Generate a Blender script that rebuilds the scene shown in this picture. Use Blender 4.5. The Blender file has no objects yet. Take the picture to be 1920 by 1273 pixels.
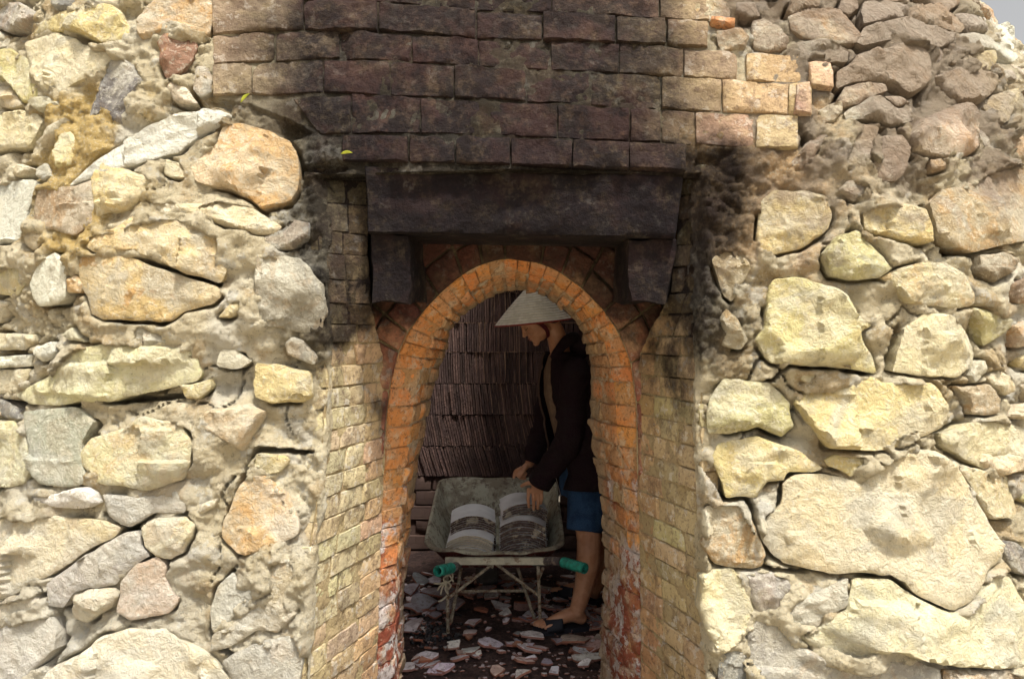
import bpy, bmesh, math, random
import numpy as np
from mathutils import Vector, Matrix

scene = bpy.context.scene
COL = scene.collection

# ------------------------------------------------------------------ camera
F, CX, HZ, EYE = 1493.0, 960.0, 620.0, 1.5      # focal length in px of the 1920 wide photo, horizon row, eye height
cam = bpy.data.cameras.new("camera")
cam.sensor_width = 36.0
cam.lens = F / 1920.0 * 36.0
cam.shift_y = -(636.5 - HZ) / 1920.0
cam.clip_start = 0.05
cam.clip_end = 3000.0
camo = bpy.data.objects.new("camera", cam)
COL.objects.link(camo)
camo.location = (0, 0, EYE)
camo.rotation_euler = (math.pi / 2, 0, 0)
scene.camera = camo

# ------------------------------------------------------------------ light
SUN_EL, SUN_AZ = math.radians(66), math.radians(152)    # azimuth from +Y towards +X: high, behind the camera
world = bpy.data.worlds.new("World")
scene.world = world
world.use_nodes = True
wn = world.node_tree
bg = wn.nodes["Background"]
sky = wn.nodes.new("ShaderNodeTexSky")
sky.sky_type = 'NISHITA'
sky.sun_disc = False
sky.sun_elevation = SUN_EL
sky.sun_rotation = SUN_AZ
sky.air_density = 1.0
sky.dust_density = 6.0
sky.ozone_density = 0.6
# thin high cloud: the sky's blue washed out to a bright milky white
bw_ = wn.nodes.new("ShaderNodeRGBToBW"); wn.links.new(sky.outputs[0], bw_.inputs[0])
mx = wn.nodes.new("ShaderNodeMix"); mx.data_type = 'RGBA'; mx.inputs[0].default_value = 0.96
wn.links.new(sky.outputs[0], mx.inputs[6]); wn.links.new(bw_.outputs[0], mx.inputs[7])
wn.links.new(mx.outputs[2], bg.inputs[0])
bg.inputs[1].default_value = 0.12
sun = bpy.data.lights.new("sun", 'SUN')
sun.energy = 3.2
sun.angle = math.radians(7)
sun.color = (1.0, 0.95, 0.85)
suno = bpy.data.objects.new("sun", sun)
COL.objects.link(suno)
d = Vector((math.sin(SUN_AZ) * math.cos(SUN_EL), math.cos(SUN_AZ) * math.cos(SUN_EL), math.sin(SUN_EL)))
suno.rotation_euler = d.to_track_quat('Z', 'Y').to_euler()
suno.location = (0, -3, 6)

vs = scene.view_settings
vs.view_transform = 'Standard'
vs.look = 'None'
vs.exposure = 1.06
vs.gamma = 1.0
scene.render.engine = 'CYCLES'
scene.cycles.use_denoising = True
scene.cycles.max_bounces = 8
scene.cycles.diffuse_bounces = 5

# ------------------------------------------------------------------ helpers
rng = np.random.default_rng(7)
rnd = random.Random(11)

def px3(px, py, d):
    return ((px - CX) / F * d, d, EYE - (py - HZ) / F * d)

def _hash(ix, iy, iz, seed):
    h = (ix.astype(np.int64) * 374761393 + iy.astype(np.int64) * 668265263 + iz.astype(np.int64) * 2147483647 + seed * 1274126177) & 0xFFFFFFFF
    h = ((h ^ (h >> 13)) * 1274126177) & 0xFFFFFFFF
    h = ((h ^ (h >> 15)) * 2246822519) & 0xFFFFFFFF
    h = h ^ (h >> 16)
    return (h & 0xFFFFFF) / float(0xFFFFFF)

def vnoise(p, freq, seed=0):
    """value noise in -1..1 at points p (N,3) or (N,2)"""
    p = np.asarray(p, float) * freq + 100.0
    if p.shape[1] == 2:
        p = np.c_[p, np.full(len(p), 3.7 + seed)]
    i = np.floor(p); f = p - i
    u = f * f * f * (f * (f * 6 - 15) + 10)
    ix, iy, iz = i[:, 0], i[:, 1], i[:, 2]
    r = 0
    for a in (0, 1):
        wx = u[:, 0] if a else 1 - u[:, 0]
        for b in (0, 1):
            wy = u[:, 1] if b else 1 - u[:, 1]
            for c in (0, 1):
                wz = u[:, 2] if c else 1 - u[:, 2]
                r = r + wx * wy * wz * _hash(ix + a, iy + b, iz + c, seed)
    return r * 2 - 1

def fbm(p, freq, octv=4, seed=0, gain=0.5):
    r = 0; a = 1.0; t = 0
    for k in range(octv):
        r = r + a * vnoise(p, freq * 2.03 ** k, seed + 17 * k); t += a; a *= gain
    return r / t

def ridged(p, freq, octv=3, seed=0):
    r = 0; a = 1.0; t = 0
    for k in range(octv):
        r = r + a * (1 - 2 * np.abs(vnoise(p, freq * 2.1 ** k, seed + 31 * k))); t += a; a *= 0.5
    return r / t

def envelope(P, L, seed, tilt, c, mode):
    """creased relief: upper ('max', clods with valleys) or lower ('min', broken facets with ridges) envelope of tilted patches"""
    P = P[:, :2]; cell = np.floor(P / L); res = np.full(len(P), -9.0 if mode == 'max' else 9.0); z0 = cell[:, 0] * 0
    for ax_ in (-1, 0, 1):
        for ay_ in (-1, 0, 1):
            cx = cell[:, 0] + ax_; cy = cell[:, 1] + ay_
            j = [_hash(cx, cy, z0, seed + k) for k in range(5)]
            dx = P[:, 0] - (cx + j[0]) * L; dy = P[:, 1] - (cy + j[1]) * L
            q = (dx * dx + dy * dy) * c / L
            base = (j[2] - 0.5) * L * 0.35 + ((j[3] - 0.5) * dx + (j[4] - 0.5) * dy) * 2 * tilt
            res = np.maximum(res, base - q) if mode == 'max' else np.minimum(res, base + q)
    return res

def sstep(a, b, x):
    t = np.clip((x - a) / (b - a), 0, 1)
    return t * t * (3 - 2 * t)

def mesh_obj(name, verts, faces, mat=None, parent=None, smooth=True, color=None, sharp=None):
    me = bpy.data.meshes.new(name)
    if isinstance(verts, np.ndarray):
        verts = verts.astype(float)
    if isinstance(faces, np.ndarray):
        nf, k = faces.shape
        me.vertices.add(len(verts))
        me.vertices.foreach_set("co", np.ascontiguousarray(verts, dtype=np.float32).ravel())
        me.loops.add(nf * k)
        me.loops.foreach_set("vertex_index", np.ascontiguousarray(faces, dtype=np.int32).ravel())
        me.polygons.add(nf)
        me.polygons.foreach_set("loop_start", np.arange(0, nf * k, k, dtype=np.int32))
        me.update(calc_edges=True)
        me.validate()
    else:
        me.from_pydata([tuple(v) for v in verts], [], [tuple(f) for f in faces])
        me.update()
    if smooth:
        me.polygons.foreach_set("use_smooth", np.ones(len(me.polygons), dtype=bool))
        if sharp:
            me.set_sharp_from_angle(angle=math.radians(sharp))
    if mat:
        me.materials.append(mat)
    o = bpy.data.objects.new(name, me)
    COL.objects.link(o)
    if parent:
        o.parent = parent
    if color is not None:
        o.color = (color[0], color[1], color[2], 1)
    return o

def empty(name, loc=(0, 0, 0)):
    o = bpy.data.objects.new(name, None)
    o.location = loc
    o.empty_display_size = 0.1
    COL.objects.link(o)
    return o

def tag(o, label, cat, group=None, kind=None):
    if label: o["label"] = label
    if cat: o["category"] = cat
    if group: o["group"] = group
    if kind: o["kind"] = kind
    return o

class MB:
    """collects pieces into one mesh"""
    def __init__(s): s.v = []; s.f = []
    def add(s, v, f):
        b = len(s.v)
        s.v.extend([tuple(map(float, q)) for q in v]); s.f.extend([tuple(int(i) + b for i in q) for q in f])
        return s
    def tube(s, pts, r, n=10, caps=True, sx=None):
        pts = [Vector(p) for p in pts]
        rs = r if hasattr(r, '__len__') else [r] * len(pts)
        vv = []; prev = None
        for i, p in enumerate(pts):
            t = (pts[min(i + 1, len(pts) - 1)] - pts[max(i - 1, 0)]).normalized()
            if prev is None:
                a = Vector((0, 0, 1)) if abs(t.z) < 0.9 else Vector((1, 0, 0))
                u = t.cross(a).normalized()
            else:
                u = (prev - t * prev.dot(t)).normalized()
            prev = u
            w = t.cross(u)
            for k in range(n):
                a = 2 * math.pi * k / n
                vv.append(p + (u * math.cos(a) + w * math.sin(a)) * rs[i])
        ff = []
        for i in range(len(pts) - 1):
            for k in range(n):
                ff.append((i * n + k, i * n + (k + 1) % n, (i + 1) * n + (k + 1) % n, (i + 1) * n + k))
        if caps:
            ff.append(tuple(range(n - 1, -1, -1))); ff.append(tuple((len(pts) - 1) * n + k for k in range(n)))
        return s.add(vv, ff)
    def box(s, a, b):
        x0, y0, z0 = a; x1, y1, z1 = b
        v = [(x0, y0, z0), (x1, y0, z0), (x1, y1, z0), (x0, y1, z0), (x0, y0, z1), (x1, y0, z1), (x1, y1, z1), (x0, y1, z1)]
        return s.add(v, [(0, 3, 2, 1), (4, 5, 6, 7), (0, 1, 5, 4), (1, 2, 6, 5), (2, 3, 7, 6), (3, 0, 4, 7)])
    def loft(s, rings, cap0=True, cap1=True):
        n = len(rings[0]); vv = [p for r in rings for p in r]; ff = []
        for i in range(len(rings) - 1):
            for k in range(n):
                ff.append((i * n + k, i * n + (k + 1) % n, (i + 1) * n + (k + 1) % n, (i + 1) * n + k))
        if cap0: ff.append(tuple(range(n - 1, -1, -1)))
        if cap1: ff.append(tuple((len(rings) - 1) * n + k for k in range(n)))
        return s.add(vv, ff)
    def ball(s, c, r, n=12, m=8, rot=None):
        rr = r if hasattr(r, '__len__') else (r, r, r)
        vv = [(0, 0, -1)]; ff = []
        for j in range(1, m):
            b = -math.pi / 2 + math.pi * j / m
            for k in range(n):
                a = 2 * math.pi * k / n
                vv.append((math.cos(b) * math.cos(a), math.cos(b) * math.sin(a), math.sin(b)))
        vv.append((0, 0, 1))
        for k in range(n): ff.append((0, 1 + (k + 1) % n, 1 + k))
        for j in range(m - 2):
            for k in range(n):
                a = 1 + j * n + k; b = 1 + j * n + (k + 1) % n
                ff.append((a, b, b + n, a + n))
        L = len(vv) - 1
        for k in range(n): ff.append((L, 1 + (m - 2) * n + k, 1 + (m - 2) * n + (k + 1) % n))
        out = []
        for q in vv:
            q = Vector((q[0] * rr[0], q[1] * rr[1], q[2] * rr[2]))
            if rot is not None: q = rot @ q
            out.append(q + Vector(c))
        return s.add(out, ff)
    def build(s, name, mat, parent=None, smooth=True, color=None, sharp=40):
        return mesh_obj(name, s.v, s.f, mat, parent, smooth, color, sharp)

# ------------------------------------------------------------------ materials
class NT:
    def __init__(s, name):
        s.m = bpy.data.materials.new(name); s.m.use_nodes = True
        s.t = s.m.node_tree; s.b = s.t.nodes["Principled BSDF"]
        s.tc = s.t.nodes.new("ShaderNodeTexCoord"); s.geo = s.t.nodes.new("ShaderNodeNewGeometry")
        s.pos = s.geo.outputs["Position"]
    def n(s, typ, **kw):
        nd = s.t.nodes.new(typ)
        for k, v in kw.items(): setattr(nd, k, v)
        return nd
    def l(s, a, b): s.t.links.new(a, b)
    def val(s, x, sock):
        if isinstance(x, (int, float)): sock.default_value = x
        elif isinstance(x, (tuple, list)): sock.default_value = tuple(x) + ((1,) if len(x) == 3 and len(sock.default_value) == 4 else ())
        else: s.l(x, sock)
    def noise(s, scale, detail=4, rough=0.55, vec=None, dist=0.0):
        nd = s.n("ShaderNodeTexNoise"); nd.inputs["Scale"].default_value = scale
        nd.inputs["Detail"].default_value = detail; nd.inputs["Roughness"].default_value = rough; nd.inputs["Distortion"].default_value = dist
        s.l(vec if vec is not None else s.pos, nd.inputs["Vector"])
        mr = s.n("ShaderNodeMapRange"); mr.clamp = True; s.l(nd.outputs["Fac"], mr.inputs[0])      # stretch the narrow spread of the noise to 0..1
        mr.inputs[1].default_value = 0.27; mr.inputs[2].default_value = 0.73; mr.inputs[3].default_value = 0.0; mr.inputs[4].default_value = 1.0
        return mr.outputs[0]
    def voro(s, scale, feature='DISTANCE_TO_EDGE', vec=None):
        nd = s.n("ShaderNodeTexVoronoi", feature=feature); nd.inputs["Scale"].default_value = scale
        s.l(vec if vec is not None else s.pos, nd.inputs["Vector"]); return nd.outputs[0]
    def ramp(s, x, a, b, lo=0.0, hi=1.0):
        nd = s.n("ShaderNodeMapRange", interpolation_type='SMOOTHSTEP')
        s.val(x, nd.inputs[0]); s.val(a, nd.inputs[1]); s.val(b, nd.inputs[2]); s.val(lo, nd.inputs[3]); s.val(hi, nd.inputs[4])
        return nd.outputs[0]
    def math(s, op, a, b=0.0):
        nd = s.n("ShaderNodeMath", operation=op); s.val(a, nd.inputs[0]); s.val(b, nd.inputs[1]); return nd.outputs[0]
    def mix(s, f, a, b, mode='MIX'):
        nd = s.n("ShaderNodeMix", data_type='RGBA', blend_type=mode)
        s.val(f, nd.inputs[0]); s.val(a, nd.inputs[6]); s.val(b, nd.inputs[7]); return nd.outputs[2]
    def objcol(s): return s.n("ShaderNodeObjectInfo").outputs["Color"]
    def objrand(s): return s.n("ShaderNodeObjectInfo").outputs["Random"]
    def sep(s): 
        nd = s.n("ShaderNodeSeparateXYZ"); s.l(s.pos, nd.inputs[0]); return nd.outputs
    def bump(s, h, strength=0.5, dist=0.01, prev=None):
        nd = s.n("ShaderNodeBump"); nd.inputs["Strength"].default_value = strength; nd.inputs["Distance"].default_value = dist * 2.2
        s.l(h, nd.inputs["Height"])
        if prev is not None: s.l(prev, nd.inputs["Normal"])
        return nd.outputs[0]
    def done(s, col, rough=0.9, normal=None, spec=0.2, metal=0.0):
        s.val(col, s.b.inputs["Base Color"]); s.val(rough, s.b.inputs["Roughness"])
        s.b.inputs["Specular IOR Level"].default_value = spec; s.b.inputs["Metallic"].default_value = metal
        if normal is not None: s.l(normal, s.b.inputs["Normal"])
        return s.m

SOOT = (0.0065, 0.0042, 0.0052)
def soot(N, col, gain=1.0):
    """soot burnt onto the masonry above and beside the kiln mouth (a stain with a shape of its own)"""
    x, y, z = N.sep()
    n1 = N.math('SUBTRACT', N.noise(2.6, 5, 0.6), 0.5)
    n2 = N.math('SUBTRACT', N.noise(11, 4, 0.65), 0.5)
    nn = N.math('ADD', N.math('MULTIPLY', n1, 0.7), N.math('MULTIPLY', n2, 0.28))
    cx = N.ramp(z, 2.04, 2.18, 0.0, 0.13); w0 = N.ramp(z, 2.02, 2.18, 0.60, 0.54); w1 = N.ramp(z, 2.02, 2.18, 0.82, 0.90)
    ax = N.math('ABSOLUTE', N.math('ADD', x, cx))
    wx = N.ramp(N.math('ADD', ax, N.math('MULTIPLY', nn, 0.34)), w1, w0, 0.0, 1.0)
    up = N.ramp(N.math('ADD', z, N.math('MULTIPLY', nn, 0.8)), 1.26, 1.54, 0.0, 1.0)
    top = N.ramp(N.math('ADD', z, N.math('MULTIPLY', nn, 0.7)), 2.05, 2.60, 1.0, 0.97)
    m = N.math('MULTIPLY', N.math('MULTIPLY', wx, up), N.math('MULTIPLY', top, N.ramp(y, 2.74, 2.82, 1.0, 0.86)))
    grain = N.math('MULTIPLY', N.ramp(N.noise(34, 6, 0.78), 0.45, 0.80, 1.0, 0.91), N.ramp(N.noise(9, 6, 0.72), 0.58, 0.82, 1.0, 0.88))
    m = N.math('MULTIPLY', N.math('MULTIPLY', m, grain), 0.985 * gain)
    sc = N.mix(N.ramp(N.noise(7, 5, 0.65), 0.40, 0.68), SOOT, N.mix(N.ramp(z, 1.95, 2.2), (0.013, 0.007, 0.0075), (0.021, 0.0100, 0.0095)))
    return N.mix(m, col, sc)

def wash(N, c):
    """darker brown tint high on the right shoulder of the kiln"""
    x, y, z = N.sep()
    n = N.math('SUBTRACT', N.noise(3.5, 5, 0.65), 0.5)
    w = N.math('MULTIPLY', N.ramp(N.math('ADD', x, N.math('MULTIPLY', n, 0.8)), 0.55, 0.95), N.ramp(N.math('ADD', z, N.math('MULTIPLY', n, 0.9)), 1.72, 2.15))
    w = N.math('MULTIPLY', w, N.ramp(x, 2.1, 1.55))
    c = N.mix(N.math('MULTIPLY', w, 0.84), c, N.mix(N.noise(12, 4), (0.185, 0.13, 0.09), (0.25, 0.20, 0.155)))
    # cool grey lime bloom low on the left
    g = N.math('MULTIPLY', N.ramp(N.math('ADD', x, N.math('MULTIPLY', n, 0.9)), -0.55, -0.95), N.ramp(N.math('ADD', z, N.math('MULTIPLY', n, 1.2)), 1.25, 0.75))
    return N.mix(N.math('MULTIPLY', g, 0.38), c, N.mix(N.noise(14, 5), (0.50, 0.49, 0.455), (0.66, 0.65, 0.60)))

def mat_stone():
    N = NT("stone")
    vm = N.n("ShaderNodeVectorMath", operation='ADD'); N.l(N.pos, vm.inputs[0])
    cmb = N.n("ShaderNodeCombineXYZ"); r = N.math('MULTIPLY', N.objrand(), 40.0); N.l(r, cmb.inputs[0]); N.l(r, cmb.inputs[2]); N.l(cmb.outputs[0], vm.inputs[1])
    P = vm.outputs[0]
    base = N.mix(0.16, N.objcol(), (0.56, 0.49, 0.34))
    big = N.noise(5, 4, 0.6, P, 0.6)
    c = N.mix(N.ramp(big, 0.42, 0.66), base, N.mix(0.42, base, (0.66, 0.61, 0.48)))
    c = N.mix(N.ramp(N.noise(7.5, 5, 0.65, P, 1.2), 0.52, 0.68, 0, N.n("ShaderNodeObjectInfo").outputs["Alpha"]), c, N.mix(0.75, base, (0.50, 0.27, 0.09)))
    c = N.mix(N.ramp(N.noise(4.5, 5, 0.65, P, 0.8), 0.58, 0.78, 0, 0.45), c, (0.36, 0.355, 0.32))
    c = N.mix(N.ramp(N.noise(24, 6, 0.75, P), 0.60, 0.80, 0, 0.40), c, N.mix(0.5, base, (0.16, 0.13, 0.095)))
    c = N.mix(N.ramp(N.noise(95, 4, 0.7, P), 0.66, 0.90, 0, 0.45), c, (0.13, 0.11, 0.085))
    c = N.mix(N.ramp(N.noise(60, 4, 0.7, P), 0.58, 0.72, 0, 0.35), c, (0.72, 0.68, 0.56))
    # plaster and dust smeared over the stones, in patches that run on across the joints
    c = N.mix(N.ramp(N.noise(6, 6, 0.72), 0.58, 0.72, 0, 0.45), c, N.mix(N.noise(30, 4), (0.50, 0.45, 0.335), (0.40, 0.36, 0.27)))
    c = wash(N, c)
    c = soot(N, c, 0.30)
    h1 = N.noise(30, 8, 0.68, P, 0.4); h2 = N.noise(160, 4, 0.7, P)
    b = N.bump(h1, 0.75, 0.016); b = N.bump(h2, 0.35, 0.003, b)
    return N.done(c, 0.92, b, 0.15)

def mat_mortar():
    N = NT("mortar")
    x, y, z = N.sep()
    c = N.mix(N.ramp(N.noise(4, 4, 0.6), 0.36, 0.66), (0.62, 0.525, 0.345), (0.75, 0.655, 0.46))
    c = N.mix(N.ramp(N.noise(2.0, 3, 0.55), 0.55, 0.80, 0, 0.5), c, (0.62, 0.60, 0.54))
    c = N.mix(N.ramp(N.noise(6.5, 4, 0.6), 0.60, 0.74, 0, 0.55), c, (0.48, 0.33, 0.16))
    c = N.mix(N.ramp(N.noise(9, 5, 0.7), 0.64, 0.74, 0, 0.55), c, (0.66, 0.64, 0.58))
    # yellow clay packed between the stones high on the left
    dx = N.math('ADD', x, 1.38); dz = N.math('SUBTRACT', z, 2.04)
    dd = N.math('SQRT', N.math('ADD', N.math('MULTIPLY', dx, dx), N.math('MULTIPLY', dz, dz)))
    dd = N.math('ADD', dd, N.math('MULTIPLY', N.math('SUBTRACT', N.noise(7, 4), 0.5), 0.35))
    c = N.mix(N.ramp(dd, 0.30, 0.14, 0, 0.9), c, (0.60, 0.42, 0.15))
    # burnt orange clay to the right of the lintel
    dx = N.math('SUBTRACT', x, 0.72); dz = N.math('SUBTRACT', z, 1.93)
    dd = N.math('SQRT', N.math('ADD', N.math('MULTIPLY', dx, dx), N.math('MULTIPLY', dz, dz)))
    dd = N.math('ADD', dd, N.math('MULTIPLY', N.math('SUBTRACT', N.noise(7, 4), 0.5), 0.4))
    c = N.mix(N.ramp(dd, 0.36, 0.12, 0, 0.8), c, (0.50, 0.31, 0.15))
    c = N.mix(N.ramp(N.noise(70, 5, 0.75), 0.64, 0.84, 0, 0.45), c, (0.22, 0.185, 0.135))
    c = N.mix(N.ramp(N.noise(130, 3, 0.7), 0.58, 0.75, 0, 0.5), c, (0.68, 0.62, 0.48))
    c = N.mix(N.ramp(N.noise(38, 5, 0.7), 0.70, 0.80, 0, 0.45), c, (0.18, 0.15, 0.11))
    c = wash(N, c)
    c = soot(N, c, 0.97)
    h0 = N.voro(42, 'F1'); h1 = N.noise(48, 8, 0.78); h2 = N.noise(230, 4, 0.7)
    b = N.bump(h1, 0.9, 0.017); b = N.bump(h0, 0.3, 0.008, b); b = N.bump(h2, 0.6, 0.005, b)
    return N.done(c, 0.95, b, 0.1)

def mat_brick(name="brick", sootg=1.0, white=0.25):
    N = NT(name)
    x, y, z = N.sep()
    base = N.objcol()
    c = N.mix(N.ramp(N.noise(8, 5, 0.65), 0.40, 0.68, 0, 0.7), base, N.mix(0.5, base, (0.52, 0.40, 0.22)))
    c = N.mix(N.ramp(N.noise(14, 5, 0.7), 0.55, 0.72, 0, 0.6), c, N.mix(0.75, base, (0.13, 0.085, 0.06)))
    c = N.mix(N.ramp(N.noise(55, 5, 0.75), 0.57, 0.74, 0, 0.55), c, (0.15, 0.10, 0.07))
    c = N.mix(N.ramp(N.noise(22, 5, 0.7), 0.63, 0.72, 0, white), c, (0.66, 0.62, 0.54))
    if sootg: c = soot(N, c, sootg)
    b = N.bump(N.noise(48, 6, 0.68), 0.6, 0.009); b = N.bump(N.noise(180, 4, 0.7), 0.4, 0.003, b)
    return N.done(c, 0.9, b, 0.15)

def mat_arch(name, mortar=False):
    """fire-orange brick of the kiln mouth, wine red and whitened by salts towards the foot"""
    N = NT(name)
    x, y, z = N.sep()
    base = N.objcol()
    if mortar: base = N.mix(N.ramp(N.noise(12, 4), 0.4, 0.6), (0.46, 0.23, 0.09), N.mix(N.ramp(y, 2.92, 2.96), (0.50, 0.28, 0.12), (0.62, 0.52, 0.38)))
    n1 = N.noise(6, 5, 0.65)
    c = N.mix(N.ramp(N.noise(10, 6, 0.7), 0.38, 0.64, 0, 0.9), base, N.mix(0.6, base, (0.50, 0.33, 0.19)))
    zz = N.math('ADD', z, N.math('MULTIPLY', N.math('SUBTRACT', n1, 0.5), 0.9))
    c = N.mix(N.ramp(zz, 0.75, 0.42, 0, 0.9), c, N.mix(N.noise(15, 4), (0.20, 0.045, 0.03), (0.30, 0.085, 0.05)))
    sal = N.math('MULTIPLY', N.ramp(N.noise(11, 6, 0.7), 0.47, 0.60), N.ramp(zz, 0.85, 0.5, 0.0, 0.85))
    c = N.mix(sal, c, (0.58, 0.54, 0.52))
    c = N.mix(N.ramp(N.noise(16, 6, 0.75), 0.56, 0.74, 0, 0.55), c, (0.60, 0.50, 0.37))
    # grey clay on the inner lip
    yy = N.math('ADD', y, N.math('MULTIPLY', N.math('SUBTRACT', N.noise(9, 5, 0.7), 0.5), 0.22))
    c = N.mix(N.ramp(yy, 3.05, 3.17, 0, 0.85), c, N.mix(N.noise(25, 4), (0.28, 0.21, 0.14), (0.42, 0.33, 0.22)))
    c = N.mix(N.ramp(N.noise(60, 5, 0.75), 0.58, 0.74, 0, 0.6), c, (0.13, 0.07, 0.04))
    b = N.bump(N.noise(45, 6, 0.7), 0.7, 0.010); b = N.bump(N.noise(170, 4, 0.7), 0.4, 0.003, b)
    return N.done(c, 0.92, b, 0.12)

def mat_plain(name, col, rough=0.8, var=0.25, scale=20, bump=0.3, spec=0.25, metal=0.0, dirt=None, dirtcol=(0.1, 0.08, 0.06), use_obj=False):
    N = NT(name)
    base = N.objcol() if use_obj else col
    dark = N.mix(var, base, (0.02, 0.015, 0.015))
    c = N.mix(N.ramp(N.noise(scale, 4, 0.6), 0.35, 0.68), base, dark)
    if dirt: c = N.mix(N.ramp(N.noise(scale * 0.6, 6, 0.7), dirt, dirt + 0.12, 0, 0.85), c, dirtcol)
    b = N.bump(N.noise(scale * 6, 4, 0.7), bump, 0.003) if bump else None
    return N.done(c, rough, b, spec, metal)

M = dict(stone=mat_stone(), mortar=mat_mortar(), brick=mat_brick(), jamb=mat_brick("jamb_brick", 0.93, 0.45),
         arch=mat_arch("arch_brick"), archm=mat_arch("arch_mortar", True))
# ------------------------------------------------------------------ ground
gm = NT("ground_soil")
gc = gm.mix(gm.noise(1.3, 5), (0.46, 0.385, 0.28), (0.56, 0.48, 0.35))
M['ground'] = gm.done(gc, 0.95, gm.bump(gm.noise(30, 6, 0.7), 0.6, 0.02), 0.1)
g = mesh_obj("ground", [(-900, -900, -0.02), (900, -900, -0.02), (900, 900, -0.02), (-900, 900, -0.02)], [(0, 1, 2, 3)], M['ground'], smooth=False)
g["kind"] = "structure"

# ------------------------------------------------------------------ kiln surface
R0, YC = 3.3, 2.42 + 3.3
def Rfun(phi, z):
    tr = sstep(0.12, 0.42, phi)
    tl = sstep(-0.15, -0.45, phi)
    a = np.maximum(z - 1.7, 0)
    return R0 - (0.20 - 0.10 * tr - 0.10 * tl) * a - (0.06 + 0.20 * tr) * a * a + 0.10 * np.clip(1.3 - z, 0, 1.5) + 0.22 * tl + 0.25 * tr
def S(s, z, h=0.0):
    phi = s / R0
    R = Rfun(phi, z)
    e = 1e-3
    dRdz = (Rfun(phi, z + e) - Rfun(phi, z - e)) / (2 * e)
    dRdp = (Rfun(phi + e, z) - Rfun(phi - e, z)) / (2 * e)
    rad = np.stack([np.sin(phi), -np.cos(phi), np.zeros_like(phi)], -1)
    tan = np.stack([np.cos(phi), np.sin(phi), np.zeros_like(phi)], -1)
    P = rad * R[:, None] + np.array([0, YC, 0]) ; P[:, 2] = z
    n = rad - tan * (dRdp / R)[:, None]; n[:, 2] = -dRdz
    n /= np.linalg.norm(n, axis=1)[:, None]
    h = np.broadcast_to(h, z.shape)
    return P + n * h[:, None]
def surf(px, py):
    px = np.atleast_1d(np.asarray(px, float)); py = np.atleast_1d(np.asarray(py, float))
    dx = (px - CX) / F; dz = -(py - HZ) / F
    best = np.full(px.shape, 1e9); tb = np.zeros(px.shape); done = np.zeros(px.shape, bool)
    for t in np.arange(1.8, 5.2, 0.004):
        x = dx * t; y = t; z = EYE + dz * t
        g = np.hypot(x, YC - y) - Rfun(np.arctan2(x, YC - y), z)
        better = (g < best) & ~done
        best = np.where(better, g, best); tb = np.where(better, t, tb)
        done |= g < 0
    x = dx * tb; z = EYE + dz * tb
    return np.arctan2(x, YC - tb) * R0, z
def und(s, z):
    p = np.c_[s, z]
    return 0.052 * fbm(p, 1.7, 3, 5) * (1 - 0.85 * sstep(1.05, 0.75, np.abs(s)) * sstep(1.80, 2.0, z))

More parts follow.
